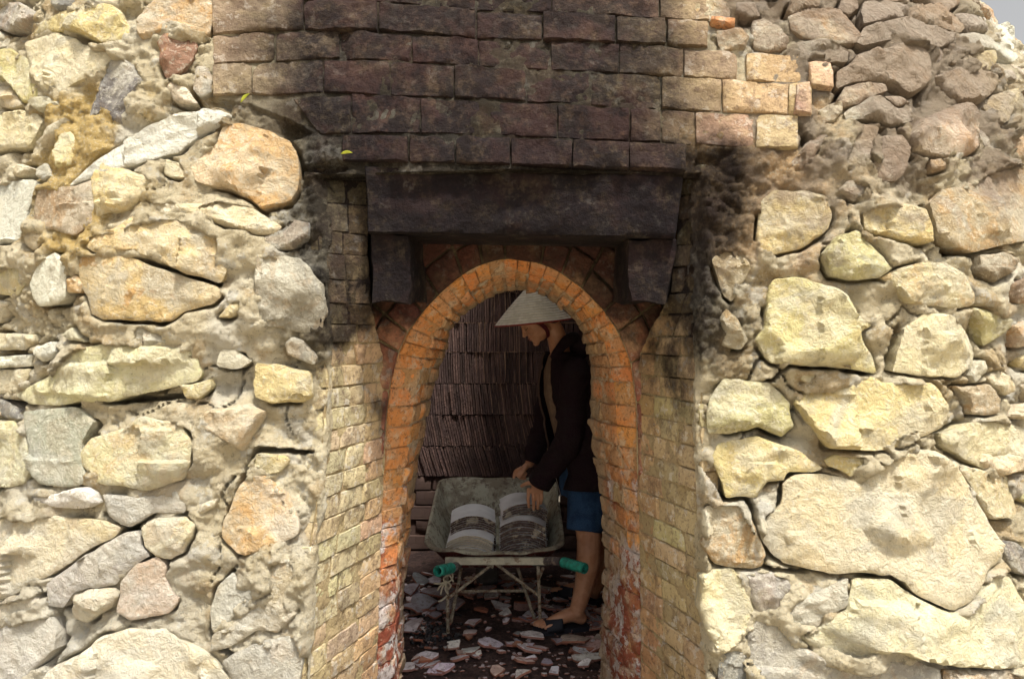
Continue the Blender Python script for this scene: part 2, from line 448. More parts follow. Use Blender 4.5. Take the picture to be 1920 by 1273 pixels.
# ------------------------------------------------------------------ traced stones (pixel outlines of the photograph, unprojected on the kiln)
CLS = dict(m=(.58, .51, .375), o=(.56, .41, .17), p=(.66, .58, .36), c=(.60, .51, .30), w=(.74, .72, .63), g=(.38, .36, .30), d=(.13, .13, .14),
           r=(.58, .38, .17), t=(.38, .28, .165), b=(.24, .11, .07), k=(.50, .36, .25), l=(.52, .475, .22), n=(.20, .14, .095), y=(.62, .50, .225))
CROP = dict(A=(0, 0), B=(0, 424), C=(0, 848), D=(1280, 0), E=(1280, 424), G=(1280, 848))
STONES = """
A y 5 215 220 250 150 370 90 480 35 600 25 680 60 720 150 730 200 660 240 560 240 440 190 300 190
A p 6 160 255 330 190 420 220 560 290 660 310 590 380 500 430 400 470 340 550 240 510 180 440 170 340
A r 5 770 100 830 30 900 -20 1180 -20 1200 60 1180 180 1120 205 900 185 800 230 770 190
A b 4 880 230 960 190 1090 210 1110 260 1080 330 1000 400 940 440 900 370 910 300
A d 7 620 340 700 335 800 400 830 470 800 540 750 570 760 620 700 710 640 680 570 610 490 690 510 600 560 470
A g 3 1100 370 1160 370 1200 440 1190 520 1130 550 1080 500
A y 4 -60 290 100 290 170 340 180 440 230 540 130 580 60 470 -60 480
A p 3 -60 500 60 480 130 590 80 610 -60 610
A p 6 -60 660 120 620 210 640 240 680 200 760 160 830 60 830 -60 860
A y 3 340 760 410 740 440 820 410 930 330 950 310 880
A w 7 390 1060 560 900 700 800 860 700 1000 640 1240 610 1310 650 1200 720 1000 850 880 900 720 950 560 1000
A r 9 1070 940 1140 860 1210 800 1260 690 1380 700 1500 730 1640 800 1670 860 1685 960 1680 1060 1640 1130 1470 1170 1420 1130 1280 1060 1100 1020
A y 6 520 1000 580 910 700 950 850 990 920 1050 850 1100 720 1180 620 1200 560 1240 540 1150 530 1050
A t 4 220 1070 320 1045 430 1060 530 1020 545 1150 540 1272 450 1330 330 1300 190 1272 200 1150
A w 3 -60 1040 200 1010 240 1040 200 1120 160 1180 150 1272 110 1360 -60 1390
A c 5 800 1210 870 1130 1060 1145 1250 1130 1410 1165 1590 1275 1560 1320 1440 1320 1320 1296 1170 1245 1065 1215 900 1233
A d 3 290 -20 440 -20 440 60 400 90 340 80
A g 3 0 60 120 20 200 60 260 120 180 170 60 190 -40 150
B y 6 515 120 530 70 680 0 770 -45 900 -50 1050 -40 1120 0 1280 60 1300 130 1280 260 1240 320 1180 300 1060 270 900 190 780 160 640 150 560 155
B r 5 470 260 480 180 600 165 760 180 900 240 1060 290 1240 340 1250 390 1200 440 1060 480 980 540 850 535 600 525 540 490 520 390 480 330
B d 5 1340 80 1500 60 1590 20 1640 -30 1750 -20 1730 60 1640 120 1560 130 1400 90
B g 6 1440 480 1430 300 1450 160 1560 150 1680 180 1740 230 1810 330 1830 480 1800 600 1690 600 1560 580 1450 570
B g 4 750 560 850 550 960 570 1000 630 960 670 830 690 770 640
B p 6 60 950 170 890 300 830 400 720 480 680 600 660 760 660 960 670 1140 660 1120 740 1135 830 1110 870 1000 900 880 930 780 950 640 980 460 990 330 1010 160 1000
B y 2 1010 890 1110 880 1180 860 1200 900 1120 980 1050 970
B y 6 1420 870 1440 770 1540 770 1640 800 1740 820 1755 960 1700 985 1540 1000 1440 960
B g 4 1590 660 1640 620 1720 650 1780 740 1760 780 1680 750 1610 720
B y 3 -40 260 60 220 130 240 145 320 80 400 -40 380
B r 3 140 70 200 0 260 0 250 90 200 140 150 110
B p 4 -60 600 160 610 170 650 100 700 -60 690
B w 4 -60 740 160 720 150 790 -60 800
B p 3 -60 820 150 800 120 890 50 940 -60 950
B r 2 400 300 460 280 500 330 480 380 400 375
B w 3 160 330 230 200 330 150 390 230 390 400 330 440 230 450 180 410
B c 6 -60 1090 60 1098 130 1150 160 1240 180 1370 150 1440 60 1470 -60 1470
B d 2 -40 960 50 1010 100 1085 40 1080 -40 1070
B c 4 465 1280 540 1190 720 1130 810 1070 1020 1100 1095 1220 1086 1325 1035 1430 930 1464 840 1488 720 1460 570 1440 540 1400 495 1340
B g 2 120 1040 450 1020 540 1100 480 1220 480 1340 530 1430 420 1470 240 1445 180 1370 165 1240
C w 4 190 240 350 230 440 200 520 190 560 230 580 280 520 310 430 320 300 300 210 270
C c 6 -60 380 100 350 240 340 400 370 600 380 690 420 640 480 500 540 380 620 250 700 120 780 -60 890
C g 3 250 740 420 620 560 530 700 450 790 440 800 520 850 580 800 605 700 685 640 745 480 765 400 790 330 880 260 860
C c 5 800 420 880 370 1040 360 1110 400 1090 470 1030 570 960 600 880 580 820 520
C g 2 590 230 780 250 860 240 1000 200 1060 280 1040 340 870 335 740 420 690 400 620 350
C r 6 1250 400 1310 280 1360 170 1420 110 1500 130 1620 230 1690 370 1690 450 1560 520 1400 575 1330 560 1250 490
C y 3 1400 80 1460 0 1600 20 1620 60 1570 110 1510 122
C k 3 660 740 760 640 880 590 940 630 920 700 960 790 1000 830 940 910 860 930 720 950 640 900
C c 4 370 900 400 810 480 775 640 765 655 810 600 880 520 930 460 975 390 940
C g 4 1195 1000 1190 870 1230 750 1310 670 1340 720 1490 720 1500 780 1420 850 1280 960
C t 3 1430 865 1510 790 1525 620 1600 590 1680 610 1690 700 1640 800 1690 900 1580 1000 1460 985 1300 1090 1190 1110 1205 1015 1300 960
C p 6 170 1330 300 1200 440 1140 560 1040 700 1000 900 1000 1000 1060 1160 1110 1240 1180 1320 1330
C g 4 -60 960 120 930 260 930 290 1000 280 1110 200 1200 130 1330 -60 1330
C c 2 -60 870 120 810 190 800 220 850 160 910 -60 950
C g 3 1250 1170 1330 1120 1500 1040 1680 1015 1720 1100 1700 1330 1340 1330
D t 5 600 190 580 120 700 90 860 80 930 150 990 220 960 260 860 270 740 260 660 230
D g 4 620 262 760 252 850 275 910 310 910 370 800 370 720 360 650 320
D t 4 590 40 650 -20 740 10 760 60 690 85 600 115 570 90
D r 4 1260 60 1400 40 1500 80 1580 160 1560 190 1450 170 1350 150 1260 120
D g 4 1000 180 1120 150 1250 110 1350 155 1510 195 1530 230 1450 270 1350 270 1240 240 1100 260 1000 280 960 260
D t 6 920 380 960 330 1100 300 1230 270 1340 280 1390 330 1390 440 1330 520 1250 540 1180 480 1050 470 940 480 850 520 860 420
D t 4 850 580 900 510 1020 480 1120 490 1130 530 1040 565 960 615 880 630
D g 5 880 660 960 620 1030 570 1090 560 1160 640 1270 620 1280 690 1230 720 1130 730 1080 700 960 700 890 700
D d 3 1370 300 1430 270 1440 350 1400 420
D y 4 1510 350 1560 300 1760 285 1760 390 1650 400 1560 380
D t 5 1400 440 1520 400 1700 400 1800 430 1750 520 1660 590 1540 590 1480 530
D y 5 1690 600 1750 530 1870 500 1885 550 1840 680 1780 700 1720 650
D k 7 1240 790 1300 700 1420 640 1530 590 1630 600 1640 700 1670 820 1600 880 1510 910 1360 890 1270 860
D r 4 1780 790 1980 750 1980 900 1830 880 1750 850
D t 6 840 930 920 800 980 730 1080 740 1060 830 1010 980 960 990 880 970
D n 4 600 930 700 800 830 740 830 790 740 870 720 970
D t 3 735 940 830 830 860 850 830 950
D n 4 1020 980 1085 800 1200 790 1260 850 1240 960 1180 1040 1040 1040
D y 6 428 1270 435 1125 504 1070 660 1080 795 1100 830 1200 810 1290 780 1326 660 1395 570 1410 480 1430 420 1400
D y 5 990 1200 1080 1170 1230 1155 1350 1185 1395 1290 1404 1365 1260 1356 1080 1320 1020 1290
D t 5 1365 1155 1440 1080 1560 1050 1740 960 1980 920 1980 1350 1770 1380 1620 1425 1500 1380 1425 1320
D t 3 760 640 830 610 880 590 880 650 840 700 770 720
D n 4 390 130 450 120 540 170 590 230 580 290 480 300 400 280 380 200
D t 4 190 170 330 170 370 220 350 290 230 300 195 250
D g 3 290 20 400 30 430 100 370 110 290 70
D g 3 1520 90 1700 100 1720 180 1600 190
D w 4 1780 130 1850 120 1910 150 1890 240 1800 220
D w 4 1520 200 1640 190 1800 250 1900 320 1850 350 1760 280 1620 260
D g 3 1770 395 1840 400 1870 450 1790 440
D g 4 1000 40 1120 20 1250 40 1250 100 1120 140 1000 160 980 100
D n 3 870 30 960 10 970 80 920 110 860 90
D k 3 1300 -20 1500 -20 1540 40 1480 70 1400 40
D t 3 1080 -20 1270 -20 1260 30 1110 18
D g 4 1660 740 1760 700 1870 720 1900 765 1780 780 1700 840
D t 3 20 20 180 -20 270 30 260 110 160 125 60 90
D w 3 1720 200 1800 190 1880 250 1860 290 1800 240
E t 5 170 180 210 120 290 120 380 190 400 240 330 330 280 430 230 390 200 300
E l 5 760 160 850 60 980 20 1030 100 1110 170 1180 240 1090 290 960 300 830 280
E c 6 1110 290 1200 240 1350 200 1500 220 1570 270 1630 380 1630 440 1540 470 1400 450 1250 430 1200 350
E l 8 460 560 470 470 490 330 520 290 680 290 760 320 850 340 900 390 930 450 1000 520 1050 560 990 600 1020 660 1070 730 1090 830 920 800 800 790 620 780 480 770 430 700 410 640
E t 4 200 520 250 450 320 540 370 640 320 690 220 670 230 600
E p 6 1185 820 1210 740 1250 570 1370 490 1520 500 1600 600 1660 720 1640 790 1560 850 1380 850
E l 4 1620 460 1700 470 1850 520 1840 570 1770 640 1710 680 1690 600
E y 8 620 990 720 920 910 880 1060 850 1140 880 1400 880 1450 920 1490 1020 1460 1130 1330 1200 1160 1260 950 1260 820 1250 740 1150
E l 7 130 1060 150 960 230 850 350 870 480 880 560 950 605 990 615 1080 635 1130 560 1190 430 1130 340 1150 250 1170 150 1160
E t 3 1550 900 1600 910 1740 890 1800 960 1800 1050 1700 1060 1640 1060 1620 960
E c 4 1730 850 1790 810 1870 880 1870 930 1820 950 1760 900
E p 4 1455 1170 1620 1110 1755 1083 1900 1128 1980 1180 1980 1330 1830 1390 1710 1370 1560 1280 1470 1240
E n 4 1650 170 1780 150 1860 200 1800 280 1720 330 1660 260
E n 4 1800 330 1980 230 1980 440 1850 430 1805 380
E k 4 1850 560 1980 520 1980 660 1890 690
G y 7 160 30 195 -50 420 -95 660 -10 790 90 740 112 600 110 570 160 480 170 420 260 340 250 250 260 230 190 200 110
G y 3 795 45 860 10 1030 20 1030 60 950 140 880 100 815 75
G p 9 430 460 470 370 560 280 575 180 620 130 760 115 900 140 1000 170 1050 100 1180 20 1260 -20 1440 -10 1540 60 1640 230 1720 380 1770 500 1780 600 1700 650 1580 830 1480 880 1280 785 1230 715 1150 685 980 665 850 680 700 655 560 620 500 560
G c 5 1560 90 1650 85 1840 140 1860 220 1890 330 1880 370 1740 380 1690 300 1620 180
G p 4 1650 15 1740 -5 1890 15 1980 90 1830 130 1725 100
G t 4 100 520 150 420 130 310 260 290 340 290 390 370 420 450 470 580 450 650 270 655 180 640
G p 6 100 690 180 662 290 665 340 720 380 810 430 940 390 1010 330 1070 230 1145 180 1110 130 1000 105 900
G g 4 350 690 480 675 600 695 630 760 570 820 560 910 430 920 385 800
G g 4 565 870 620 830 760 775 900 710 925 700 910 865 800 915 755 975 590 985
G p 7 610 1005 765 985 800 935 925 875 940 700 1150 705 1240 780 1480 900 1590 850 1740 665 1820 700 1900 850 1980 1000 1980 1185 1700 1205 1600 1195 1430 1185 1290 1145 1150 1095 980 1180 880 1150 700 1075
G g 5 360 1020 440 935 555 935 590 1010 640 1080 700 1105 880 1175 1000 1205 1160 1115 1300 1165 1420 1205 1420 1330 440 1330 370 1180
G t 3 1430 1205 1600 1215 1980 1200 1980 1330 1430 1330
G d 3 1790 540 1840 490 1980 560 1980 700 1820 660
G d 3 215 1160 350 1095 420 1330 215 1330
"""

kiln = empty("kiln", (0, 2.42, 0))
tag(kiln, "domed stone and brick kiln with a sooty lintel over its orange brick arch", "kiln")
KINV = Matrix.Translation((0, -2.42, 0))
def kid(o, parent):
    """parent while keeping world coordinates in the mesh"""
    o.parent = parent
    if parent is kiln: o.matrix_parent_inverse = KINV
    return o

def seg_dist(P, poly):
    a = poly; b = np.roll(poly, -1, 0)
    ab = b - a
    L = (ab ** 2).sum(1) + 1e-12
    ap = P[:, None, :] - a[None]
    t = np.clip((ap * ab[None]).sum(2) / L[None], 0, 1)
    d = ap - t[..., None] * ab[None]
    return np.sqrt((d ** 2).sum(2)).min(1)
def inside(P, poly):
    x, y = P[:, 0], P[:, 1]
    r = np.zeros(len(P), bool)
    n = len(poly); j = n - 1
    for i in range(n):
        xi, yi = poly[i]; xj, yj = poly[j]
        c = ((yi > y) != (yj > y)) & (x < (xj - xi) * (y - yi) / (yj - yi + 1e-15) + xi)
        r ^= c; j = i
    return r
def resample(poly, n, closed=True):
    q = np.vstack([poly, poly[:1]]) if closed else poly
    seg = np.r_[0, np.cumsum(np.linalg.norm(np.diff(q, axis=0), axis=1))]
    t = np.linspace(0, seg[-1], n, endpoint=not closed)
    return np.stack([np.interp(t, seg, q[:, k]) for k in range(q.shape[1])], 1)
def chaikin(poly, f=0.18):
    nx = np.roll(poly, -1, 0)
    return np.stack([poly * (1 - f) + nx * f, poly * f + nx * (1 - f)], 1).reshape(-1, poly.shape[1])

stone_polys = []
def make_stone(poly, H, color, seed, parent):
    r = np.random.default_rng(seed)
    poly = np.asarray(poly)
    x, y = poly[:, 0], poly[:, 1]; x2, y2 = np.roll(x, -1), np.roll(y, -1)
    cr = x * y2 - x2 * y; A = cr.sum() / 2
    c = np.array([((x + x2) * cr).sum(), ((y + y2) * cr).sum()]) / (6 * A)
    if A < 0: poly = poly[::-1]
    area = abs(A); r0 = math.sqrt(area / math.pi)
    per = np.linalg.norm(np.diff(np.vstack([poly, poly[:1]]), axis=0), axis=1).sum()
    n = int(np.clip(per / 0.011, 26, 130))
    out = resample(chaikin(poly, 0.05), n)
    nd = out - c; nd /= np.linalg.norm(nd, axis=1)[:, None] + 1e-9
    out = out + nd * (0.009 * fbm(out, 20, 4, seed, 0.6))[:, None]
    sp_ = float(np.clip(r0 / 13, 0.0075, 0.0125))
    lo, hi = out.min(0), out.max(0)
    gx, gy = np.meshgrid(np.arange(lo[0], hi[0], sp_), np.arange(lo[1], hi[1], sp_ * 0.87))
    gx = gx + (np.arange(gx.shape[0]) % 2)[:, None] * sp_ * 0.5
    G = np.c_[gx.ravel(), gy.ravel()] + r.normal(0, sp_ * 0.13, (gx.size, 2))
    G = G[inside(G, out)]
    G = G[seg_dist(G, out) > 0.62 * sp_] if len(G) else G
    inn = out - nd * 0.0032
    inn = inn[inside(inn, out)]
    P = np.vstack([out, inn, G])
    from mathutils.geometry import delaunay_2d_cdt
    vo, _, fo, _, _, _ = delaunay_2d_cdt([Vector(p) for p in P], [], [list(range(n))], 1, 1e-6)
    P = np.array([(v[0], v[1]) for v in vo])
    de = seg_dist(P, out)
    # a broken face: one main plane cut by a few chip planes, dropped sharply at the rim
    rel = P - c
    tilt = r.normal(0, 0.16, 2)
    h = H * 1.0 + rel @ tilt
    nf = r.integers(3, 7); th0 = r.uniform(0, 6.28)
    for k in range(nf):
        th = th0 + 6.283 * k / nf + r.normal(0, 0.4)
        u = np.array([math.cos(th), math.sin(th)]); ru = ((out - c) @ u).max()
        gsl = r.uniform(0.15, 0.95) * (H / 0.05) ** 0.5
        wav = 0.010 * fbm(P, 12, 3, seed + 50 + k)
        hk = H * r.uniform(0.95, 1.1) - gsl * (rel @ u - r.uniform(0.05, 0.85) * ru + wav)
        h = np.minimum(h, hk)
    if r.random() < 0.6:      # a scooped flake scar
        th = r.uniform(0, 6.28); sc = c + r0 * 0.75 * np.array([math.cos(th), math.sin(th)]); rs = r0 * r.uniform(0.45, 0.8)
        dd = np.linalg.norm((P - sc) * np.array([1, r.uniform(1, 1.6)]), axis=1) + 0.012 * fbm(P, 14, 3, seed + 71)
        h = h - 0.5 * H * np.clip(1 - (dd / rs) ** 2, 0, 1) ** 0.6 * r.uniform(0.3, 0.8)
    w = min(0.0085, 0.3 * r0) * r.uniform(0.6, 1.5)
    rim = np.clip(de / w, 0, 1)
    h = np.maximum(h, 0.006 + 0.25 * H * np.clip(de / (0.5 * r0), 0, 1))
    h = h * (1 - (1 - rim) ** 2.0)
    q = np.c_[P, np.full(len(P), seed * 0.37 % 9)]
    h = h + rim * (0.006 * fbm(q, 9, 4, seed) + 0.0045 * ridged(q, 20, 3, seed + 3)) + 0.0020 * fbm(q, 75, 2, seed + 9) * np.clip(rim + 0.3, 0, 1)
    h = h + rim * 0.9 * np.clip(r0 / 0.1, 0.5, 1.3) * (envelope(P, 0.10, seed, 0.42, 0.14, 'min') + 0.012) + rim * 0.7 * envelope(P, 0.032, seed + 40, 0.40, 0.22, 'min')
    h = np.maximum(h, 0.004 * rim)
    # layered breaks
    if r.random() < 0.5:
        th = r.normal(0, 0.5); st = (P @ np.array([-math.sin(th), math.cos(th)])) * 38 + 1.6 * fbm(q, 6, 3, seed + 4)
        fr_ = st - np.floor(st)
        h = h + rim * 0.0035 * np.where(fr_ < 0.75, fr_, (1 - fr_) * 3)
    U = und(P[:, 0], P[:, 1])
    V = S(P[:, 0], P[:, 1], h + U)
    back = S(out[:, 0] * 0.97 + c[0] * 0.03, out[:, 1] * 0.97 + c[1] * 0.03, und(out[:, 0], out[:, 1]) - 0.085)
    nP = len(P)
    V = np.vstack([V, back])
    faces = [tuple(f) for f in fo]
    for i in range(n):
        jj = (i + 1) % n
        faces.append((nP + i, nP + jj, jj, i))
    col = np.array(CLS[color] if isinstance(color, str) else color) * r.uniform(0.88, 1.12) * (1 + r.normal(0, 0.03, 3))
    o = mesh_obj("stone", V, faces, M['stone'], None, True, np.clip(col, 0.02, 0.8), 38)
    o.color[3] = {'r': 0.75, 'k': 0.6, 't': 0.5, 'y': 0.22, 'o': 0.5, 'b': 0.5, 'c': 0.35, 'p': 0.12, 'w': 0.05, 'g': 0.22, 'l': 0.15}.get(color, 0.2) * r.uniform(0.6, 1.3)
    kid(o, parent)
    stone_polys.append((out, r.random()))
    return o

# --- outline of the door recess (no facing there) and of the flat brick field above it, in surface coordinates
def sz(pts):
    a = np.array(pts, float); s, z = surf(a[:, 0], a[:, 1]); return np.c_[s, z]
DOORL = [(590, 331), (598, 470), (604, 600), (608, 720), (604, 850), (590, 1000), (580, 1100), (572, 1273), (562, 1420)]
DOORR = [(1318, 322), (1325, 430), (1322, 560), (1312, 620), (1312, 700), (1318, 850), (1322, 1000), (1330, 1130), (1336, 1273), (1345, 1420)]
dl, dr = sz(DOORL), sz(DOORR)
def ext(a):   # run the two jamb edges down to the floor
    k = (a[-1] - a[-2]) / (a[-1][1] - a[-2][1])
    return np.vstack([a, a[-1] + k * (-0.05 - a[-1][1])])
dl, dr = ext(dl), ext(dr)
door_poly = np.vstack([dl, dr[::-1]])
BRICKFIELD = [(388, -60), (393, 60), (396, 180), (470, 196), (545, 225), (610, 262), (640, 300), (563, 331), (1300, 322), (1310, 275), (1400, 280), (1495, 275), (1520, 220), (1505, 120), (1440, 98), (1330, 92), (1330, -60)]
field_poly = sz(BRICKFIELD)

DB1, DB2, DC = 2.86, 2.94, 3.20
LB1 = [(690, 325, 2.60), (693, 500, 2.60), (697, 570, 2.62), (712, 640, 2.74), (724, 700), (727, 760), (722, 865), (717, 980), (713, 1080), (708, 1273), (700, 1500)]
RB1 = [(1272, 320, 2.60), (1266, 450, 2.60), (1254, 560, 2.62), (1222, 610, 2.74), (1200, 660, 2.82), (1194, 760), (1193, 864), (1197, 986), (1200, 1080), (1200, 1273), (1205, 1500)]
def line_z(pts, d):
    a = np.array([px3(p[0], p[1], p[2] if len(p) > 2 else d) for p in pts]); o = np.argsort(a[:, 2]); return a[o]
def edge_A(szp):
    P = S(szp[:, 0], szp[:, 1], np.full(len(szp), -0.02) + und(szp[:, 0], szp[:, 1])); o = np.argsort(P[:, 2]); return P[o]
def atz(line, z): return np.array([np.interp(z, line[:, 2], line[:, 0]), np.interp(z, line[:, 2], line[:, 1]), z])
LA, RA = edge_A(dl), edge_A(dr)
LB, RB = line_z(LB1, DB1), line_z(RB1, DB1)
wall = None   # mortar mesh, made after the stones so that it can close round them
stone_jobs = []
for ln in STONES.strip().splitlines():
    t = ln.split(); ox, oy = CROP[t[0]]; v = np.array(t[3:], float).reshape(-1, 2)
    s_, z_ = surf(ox + v[:, 0] / 3, oy + v[:, 1] / 3)
    stone_jobs.append((np.c_[s_, z_], int(t[2]) * 0.0047, t[1]))
traced = [j[0] for j in stone_jobs]
# rubble between and beyond the traced stones
fill = np.random.default_rng(5)
taken = [(p.mean(0), np.linalg.norm(p - p.mean(0), axis=1).max(), p) for p in traced]
def free(poly, c, rad, gap):
    for (c2, r2, p2) in taken:
        if np.hypot(*(c - c2)) < rad + r2 + gap:
            if inside(poly, p2).any() or inside(p2, poly).any() or seg_dist(poly, p2).min() < gap: return False
    return True
fs, fz = surf(np.array([0., 1920, 0, 1920]), np.array([0., 0, 1273, 1273]))
for rad0, tries, gap, want in ((0.115, 1500, 0.010, True), (0.075, 2600, 0.008, True), (0.048, 900, 0.007, True), (0.17, 900, 0.02, False), (0.11, 500, 0.02, False)):
    for _ in range(tries):
        if len(taken) > (245 if want else 296): break
        c = np.array([fill.uniform(-2.5, 2.9), fill.uniform(0.1, 3.3)])
        if -0.52 < c[0] < 0.55 and c[1] < 2.0: continue
        if 0.5 < c[0] < 0.80 and 1.45 < c[1] < 2.12: continue
        pxx = S(c[:1], c[1:], np.zeros(1))[0]; ix = CX + F * pxx[0] / pxx[1]; iy = HZ - F * (pxx[2] - EYE) / pxx[1]
        inframe = -30 < ix < 1950 and -30 < iy < 1300
        if inframe != want: continue
        n = fill.integers(4, 8); a = np.linspace(0, 6.283, n, endpoint=False) + fill.normal(0, 0.26, n)
        rr = rad0 * fill.uniform(0.6, 1.2, n) * fill.uniform(0.75, 1.15)
        asp = fill.uniform(0.42, 0.9); tw = fill.normal(0, 0.45)
        q = np.c_[np.cos(a) * rr, np.sin(a) * rr * asp]
        q = q @ np.array([[math.cos(tw), math.sin(tw)], [-math.sin(tw), math.cos(tw)]]) + c
        rad = np.linalg.norm(q - c, axis=1).max()
        if inside(q, door_poly).any() or inside(q, field_poly).any() or inside(door_poly, q).any(): continue
        if min(seg_dist(q, door_poly).min(), seg_dist(q, field_poly).min()) < 0.015: continue
        if not free(q, c, rad, gap): continue
        taken.append((c, rad, q))
        if c[0] > 0.4 and c[1] > 1.75: col = fill.choice(list('ttgngk'))
        elif c[0] < 0: col = fill.choice(list('mmmgcmw'))
        else: col = fill.choice(list('mmmcpgy'))
        stone_jobs.append((q, fill.uniform(0.18, 0.38) * min(rad0, 0.1), col))

# ------------------------------------------------------------------ mortar of the stone facing
STEP = 0.006
ss = np.arange(-2.6, 3.1, STEP); zs = np.arange(-0.05, 3.45, STEP)
GS, GZ = np.meshgrid(ss, zs); ns_, nz_ = len(ss), len(zs)
PT = np.c_[GS.ravel(), GZ.ravel()]
WP = PT + 0.020 * np.c_[fbm(PT, 8, 3, 31), fbm(PT, 8, 3, 32)]
hm = 0.022 * fbm(PT, 3.5, 3, 40) + 0.85 * envelope(WP, 0.150, 61, 0.26, 0.42, 'max') + 0.75 * envelope(WP, 0.055, 62, 0.30, 0.50, 'max') + 0.012 * fbm(PT, 18, 5, 41, 0.68) + 0.006 * fbm(PT, 62, 2, 43, 0.8) + 0.002
# crumbs: little rounded grains and clods
cell = np.floor(PT / 0.022); best = np.full(len(PT), 9.0); hv = np.zeros(len(PT))
for ax_ in (-1, 0, 1):
    for ay_ in (-1, 0, 1):
        cxy = cell + (ax_, ay_)
        jx, jy, hh_ = _hash(cxy[:, 0], cxy[:, 1], cxy[:, 0] * 0, 7), _hash(cxy[:, 0], cxy[:, 1], cxy[:, 0] * 0, 8), _hash(cxy[:, 0], cxy[:, 1], cxy[:, 0] * 0, 9)
        dd_ = np.hypot(PT[:, 0] - (cxy[:, 0] + jx) * 0.022, PT[:, 1] - (cxy[:, 1] + jy) * 0.022) / (0.006 + 0.010 * hh_)
        up_ = dd_ < best; best = np.where(up_, dd_, best); hv = np.where(up_, hh_, hv)
hm += 0.011 * np.sqrt(np.clip(1 - best ** 2, 0, 1)) * (hv > 0.35) * (0.4 + 0.8 * hv) * sstep(-0.25, 0.3, fbm(PT, 3.1, 2, 45))
crk = np.abs(fbm(np.c_[PT + 0.03 * np.c_[vnoise(PT, 9, 3), vnoise(PT, 9, 4)]], 5.2, 3, 77))
hm -= 0.040 * np.exp(-(crk / 0.012) ** 2) * sstep(-0.1, 0.2, fbm(PT, 2.3, 2, 78))
hmG = hm.reshape(nz_, ns_)
facing = mesh_obj("stone_wall", [(0, 0, 0)], [], None)   # placeholder, replaced below
for k, (poly, H, col) in enumerate(stone_jobs):
    make_stone(poly, H, col, 100 + k, facing)
gapn = fbm(PT, 7, 3, 91).reshape(nz_, ns_)
for out, rv in stone_polys:
    lo = out.min(0) - 0.05; hi = out.max(0) + 0.05
    i0, i1 = np.searchsorted(ss, [lo[0], hi[0]]); j0, j1 = np.searchsorted(zs, [lo[1], hi[1]])
    if i1 <= i0 or j1 <= j0: continue
    sub = np.c_[GS[j0:j1, i0:i1].ravel(), GZ[j0:j1, i0:i1].ravel()]
    ins = inside(sub, out); de = seg_dist(sub, out)
    sd = np.where(ins, -de, de).reshape(j1 - j0, i1 - i0)
    h = hmG[j0:j1, i0:i1]
    gn = gapn[j0:j1, i0:i1]
    lim = -0.008 - 0.040 * np.clip(-gn - 0.02, 0, 0.6)
    h2 = np.where(sd < lim, -0.06, h)
    # below and beside many stones the mortar has shrunk away and left a dark gap
    cz = out[:, 1].mean(); below = sstep(0.06, -0.06, GZ[j0:j1, i0:i1] - cz)
    g = sstep(0.02, 0.22, gn + 0.30 * below - 0.14 + 0.12 * (rv - 0.5))
    h2 = h2 - g * 0.055 * np.exp(-(np.maximum(sd, 0) / 0.0080) ** 2) * (sd > lim)
    # elsewhere it is smeared against the stone
    h2 = h2 + (1 - g) * (0.006 + 0.016 * np.clip(gn, 0, 1)) * np.exp(-(np.maximum(sd, 0) / 0.02) ** 2) * (sd > lim)
    hmG[j0:j1, i0:i1] = h2
# open crevices where the mortar has fallen out (traced), width in photo pixels
CREV = [(10, [(-40, 745), (30, 765), (52, 800), (58, 860), (75, 885)]), (6, [(585, 846), (520, 848), (482, 840), (468, 865), (445, 930), (415, 985)]), (11, [(1738, 388), (1752, 440), (1778, 466), (1832, 476)]),
        (7, [(1686, 612), (1675, 680), (1666, 702)]), (6, [(440, 1068), (402, 1110), (394, 1190), (440, 1235), (480, 1265)]), (4, [(190, 962), (240, 990), (150, 1060), (60, 1130), (-30, 1170)]),
        (8, [(1325, 868), (1345, 905), (1362, 936), (1405, 938), (1425, 1008)]), (5, [(1432, 718), (1480, 686), (1600, 696), (1642, 703)]), (7, [(97, 1150), (92, 1200), (78, 1250)]),
        (5, [(1430, 1066), (1500, 1074), (1580, 1062), (1690, 1098), (1775, 1142)]), (9, [(1880, 1005), (1890, 1060), (1918, 1078)]), (6, [(394, 5), (397, 62)]), (10, [(556, 312), (600, 318), (645, 316)]),
        (5, [(1010 + 600, 300), (1640, 330), (1700, 300)]), (6, [(500, 385 + 60), (540, 462), (560, 455)]), (6, [(1500, 240), (1520, 290), (1500, 305)]), (5, [(205, 600), (300, 604), (320, 605)]), (6, [(255, 485), (330, 508), (410, 535)]), (5, [(385, 735), (300, 745), (200, 755)])]
hx = hmG.ravel()
for w_, pl in CREV:
    q = sz(pl); lo = q.min(0) - 0.06; hi = q.max(0) + 0.06
    ii = np.where((PT[:, 0] > lo[0]) & (PT[:, 0] < hi[0]) & (PT[:, 1] > lo[1]) & (PT[:, 1] < hi[1]))[0]
    P_ = PT[ii] + 0.010 * np.c_[fbm(PT[ii], 22, 3, 95), fbm(PT[ii], 22, 3, 96)]
    dd = np.full(len(ii), 9.0)
    for k in range(len(q) - 1):
        ab = q[k + 1] - q[k]; t = np.clip(((P_ - q[k]) @ ab) / (ab @ ab + 1e-12), 0, 1); dd = np.minimum(dd, np.linalg.norm(P_ - q[k] - t[:, None] * ab, axis=1))
    wm = w_ / F * 2.5 * (0.75 + 0.5 * vnoise(PT[ii], 14, 97))
    hx[ii] -= 0.10 * sstep(1.25, 0.55, dd / np.maximum(wm, 0.003))
hmG = hx.reshape(nz_, ns_)
infield = inside(PT, field_poly)
fd = seg_dist(PT[infield], field_poly)
hf = hmG.ravel()
hf[infield] = hf[infield] * 0.26 - 0.003 * sstep(0.0, 0.02, fd)
hmG = hf.reshape(nz_, ns_)
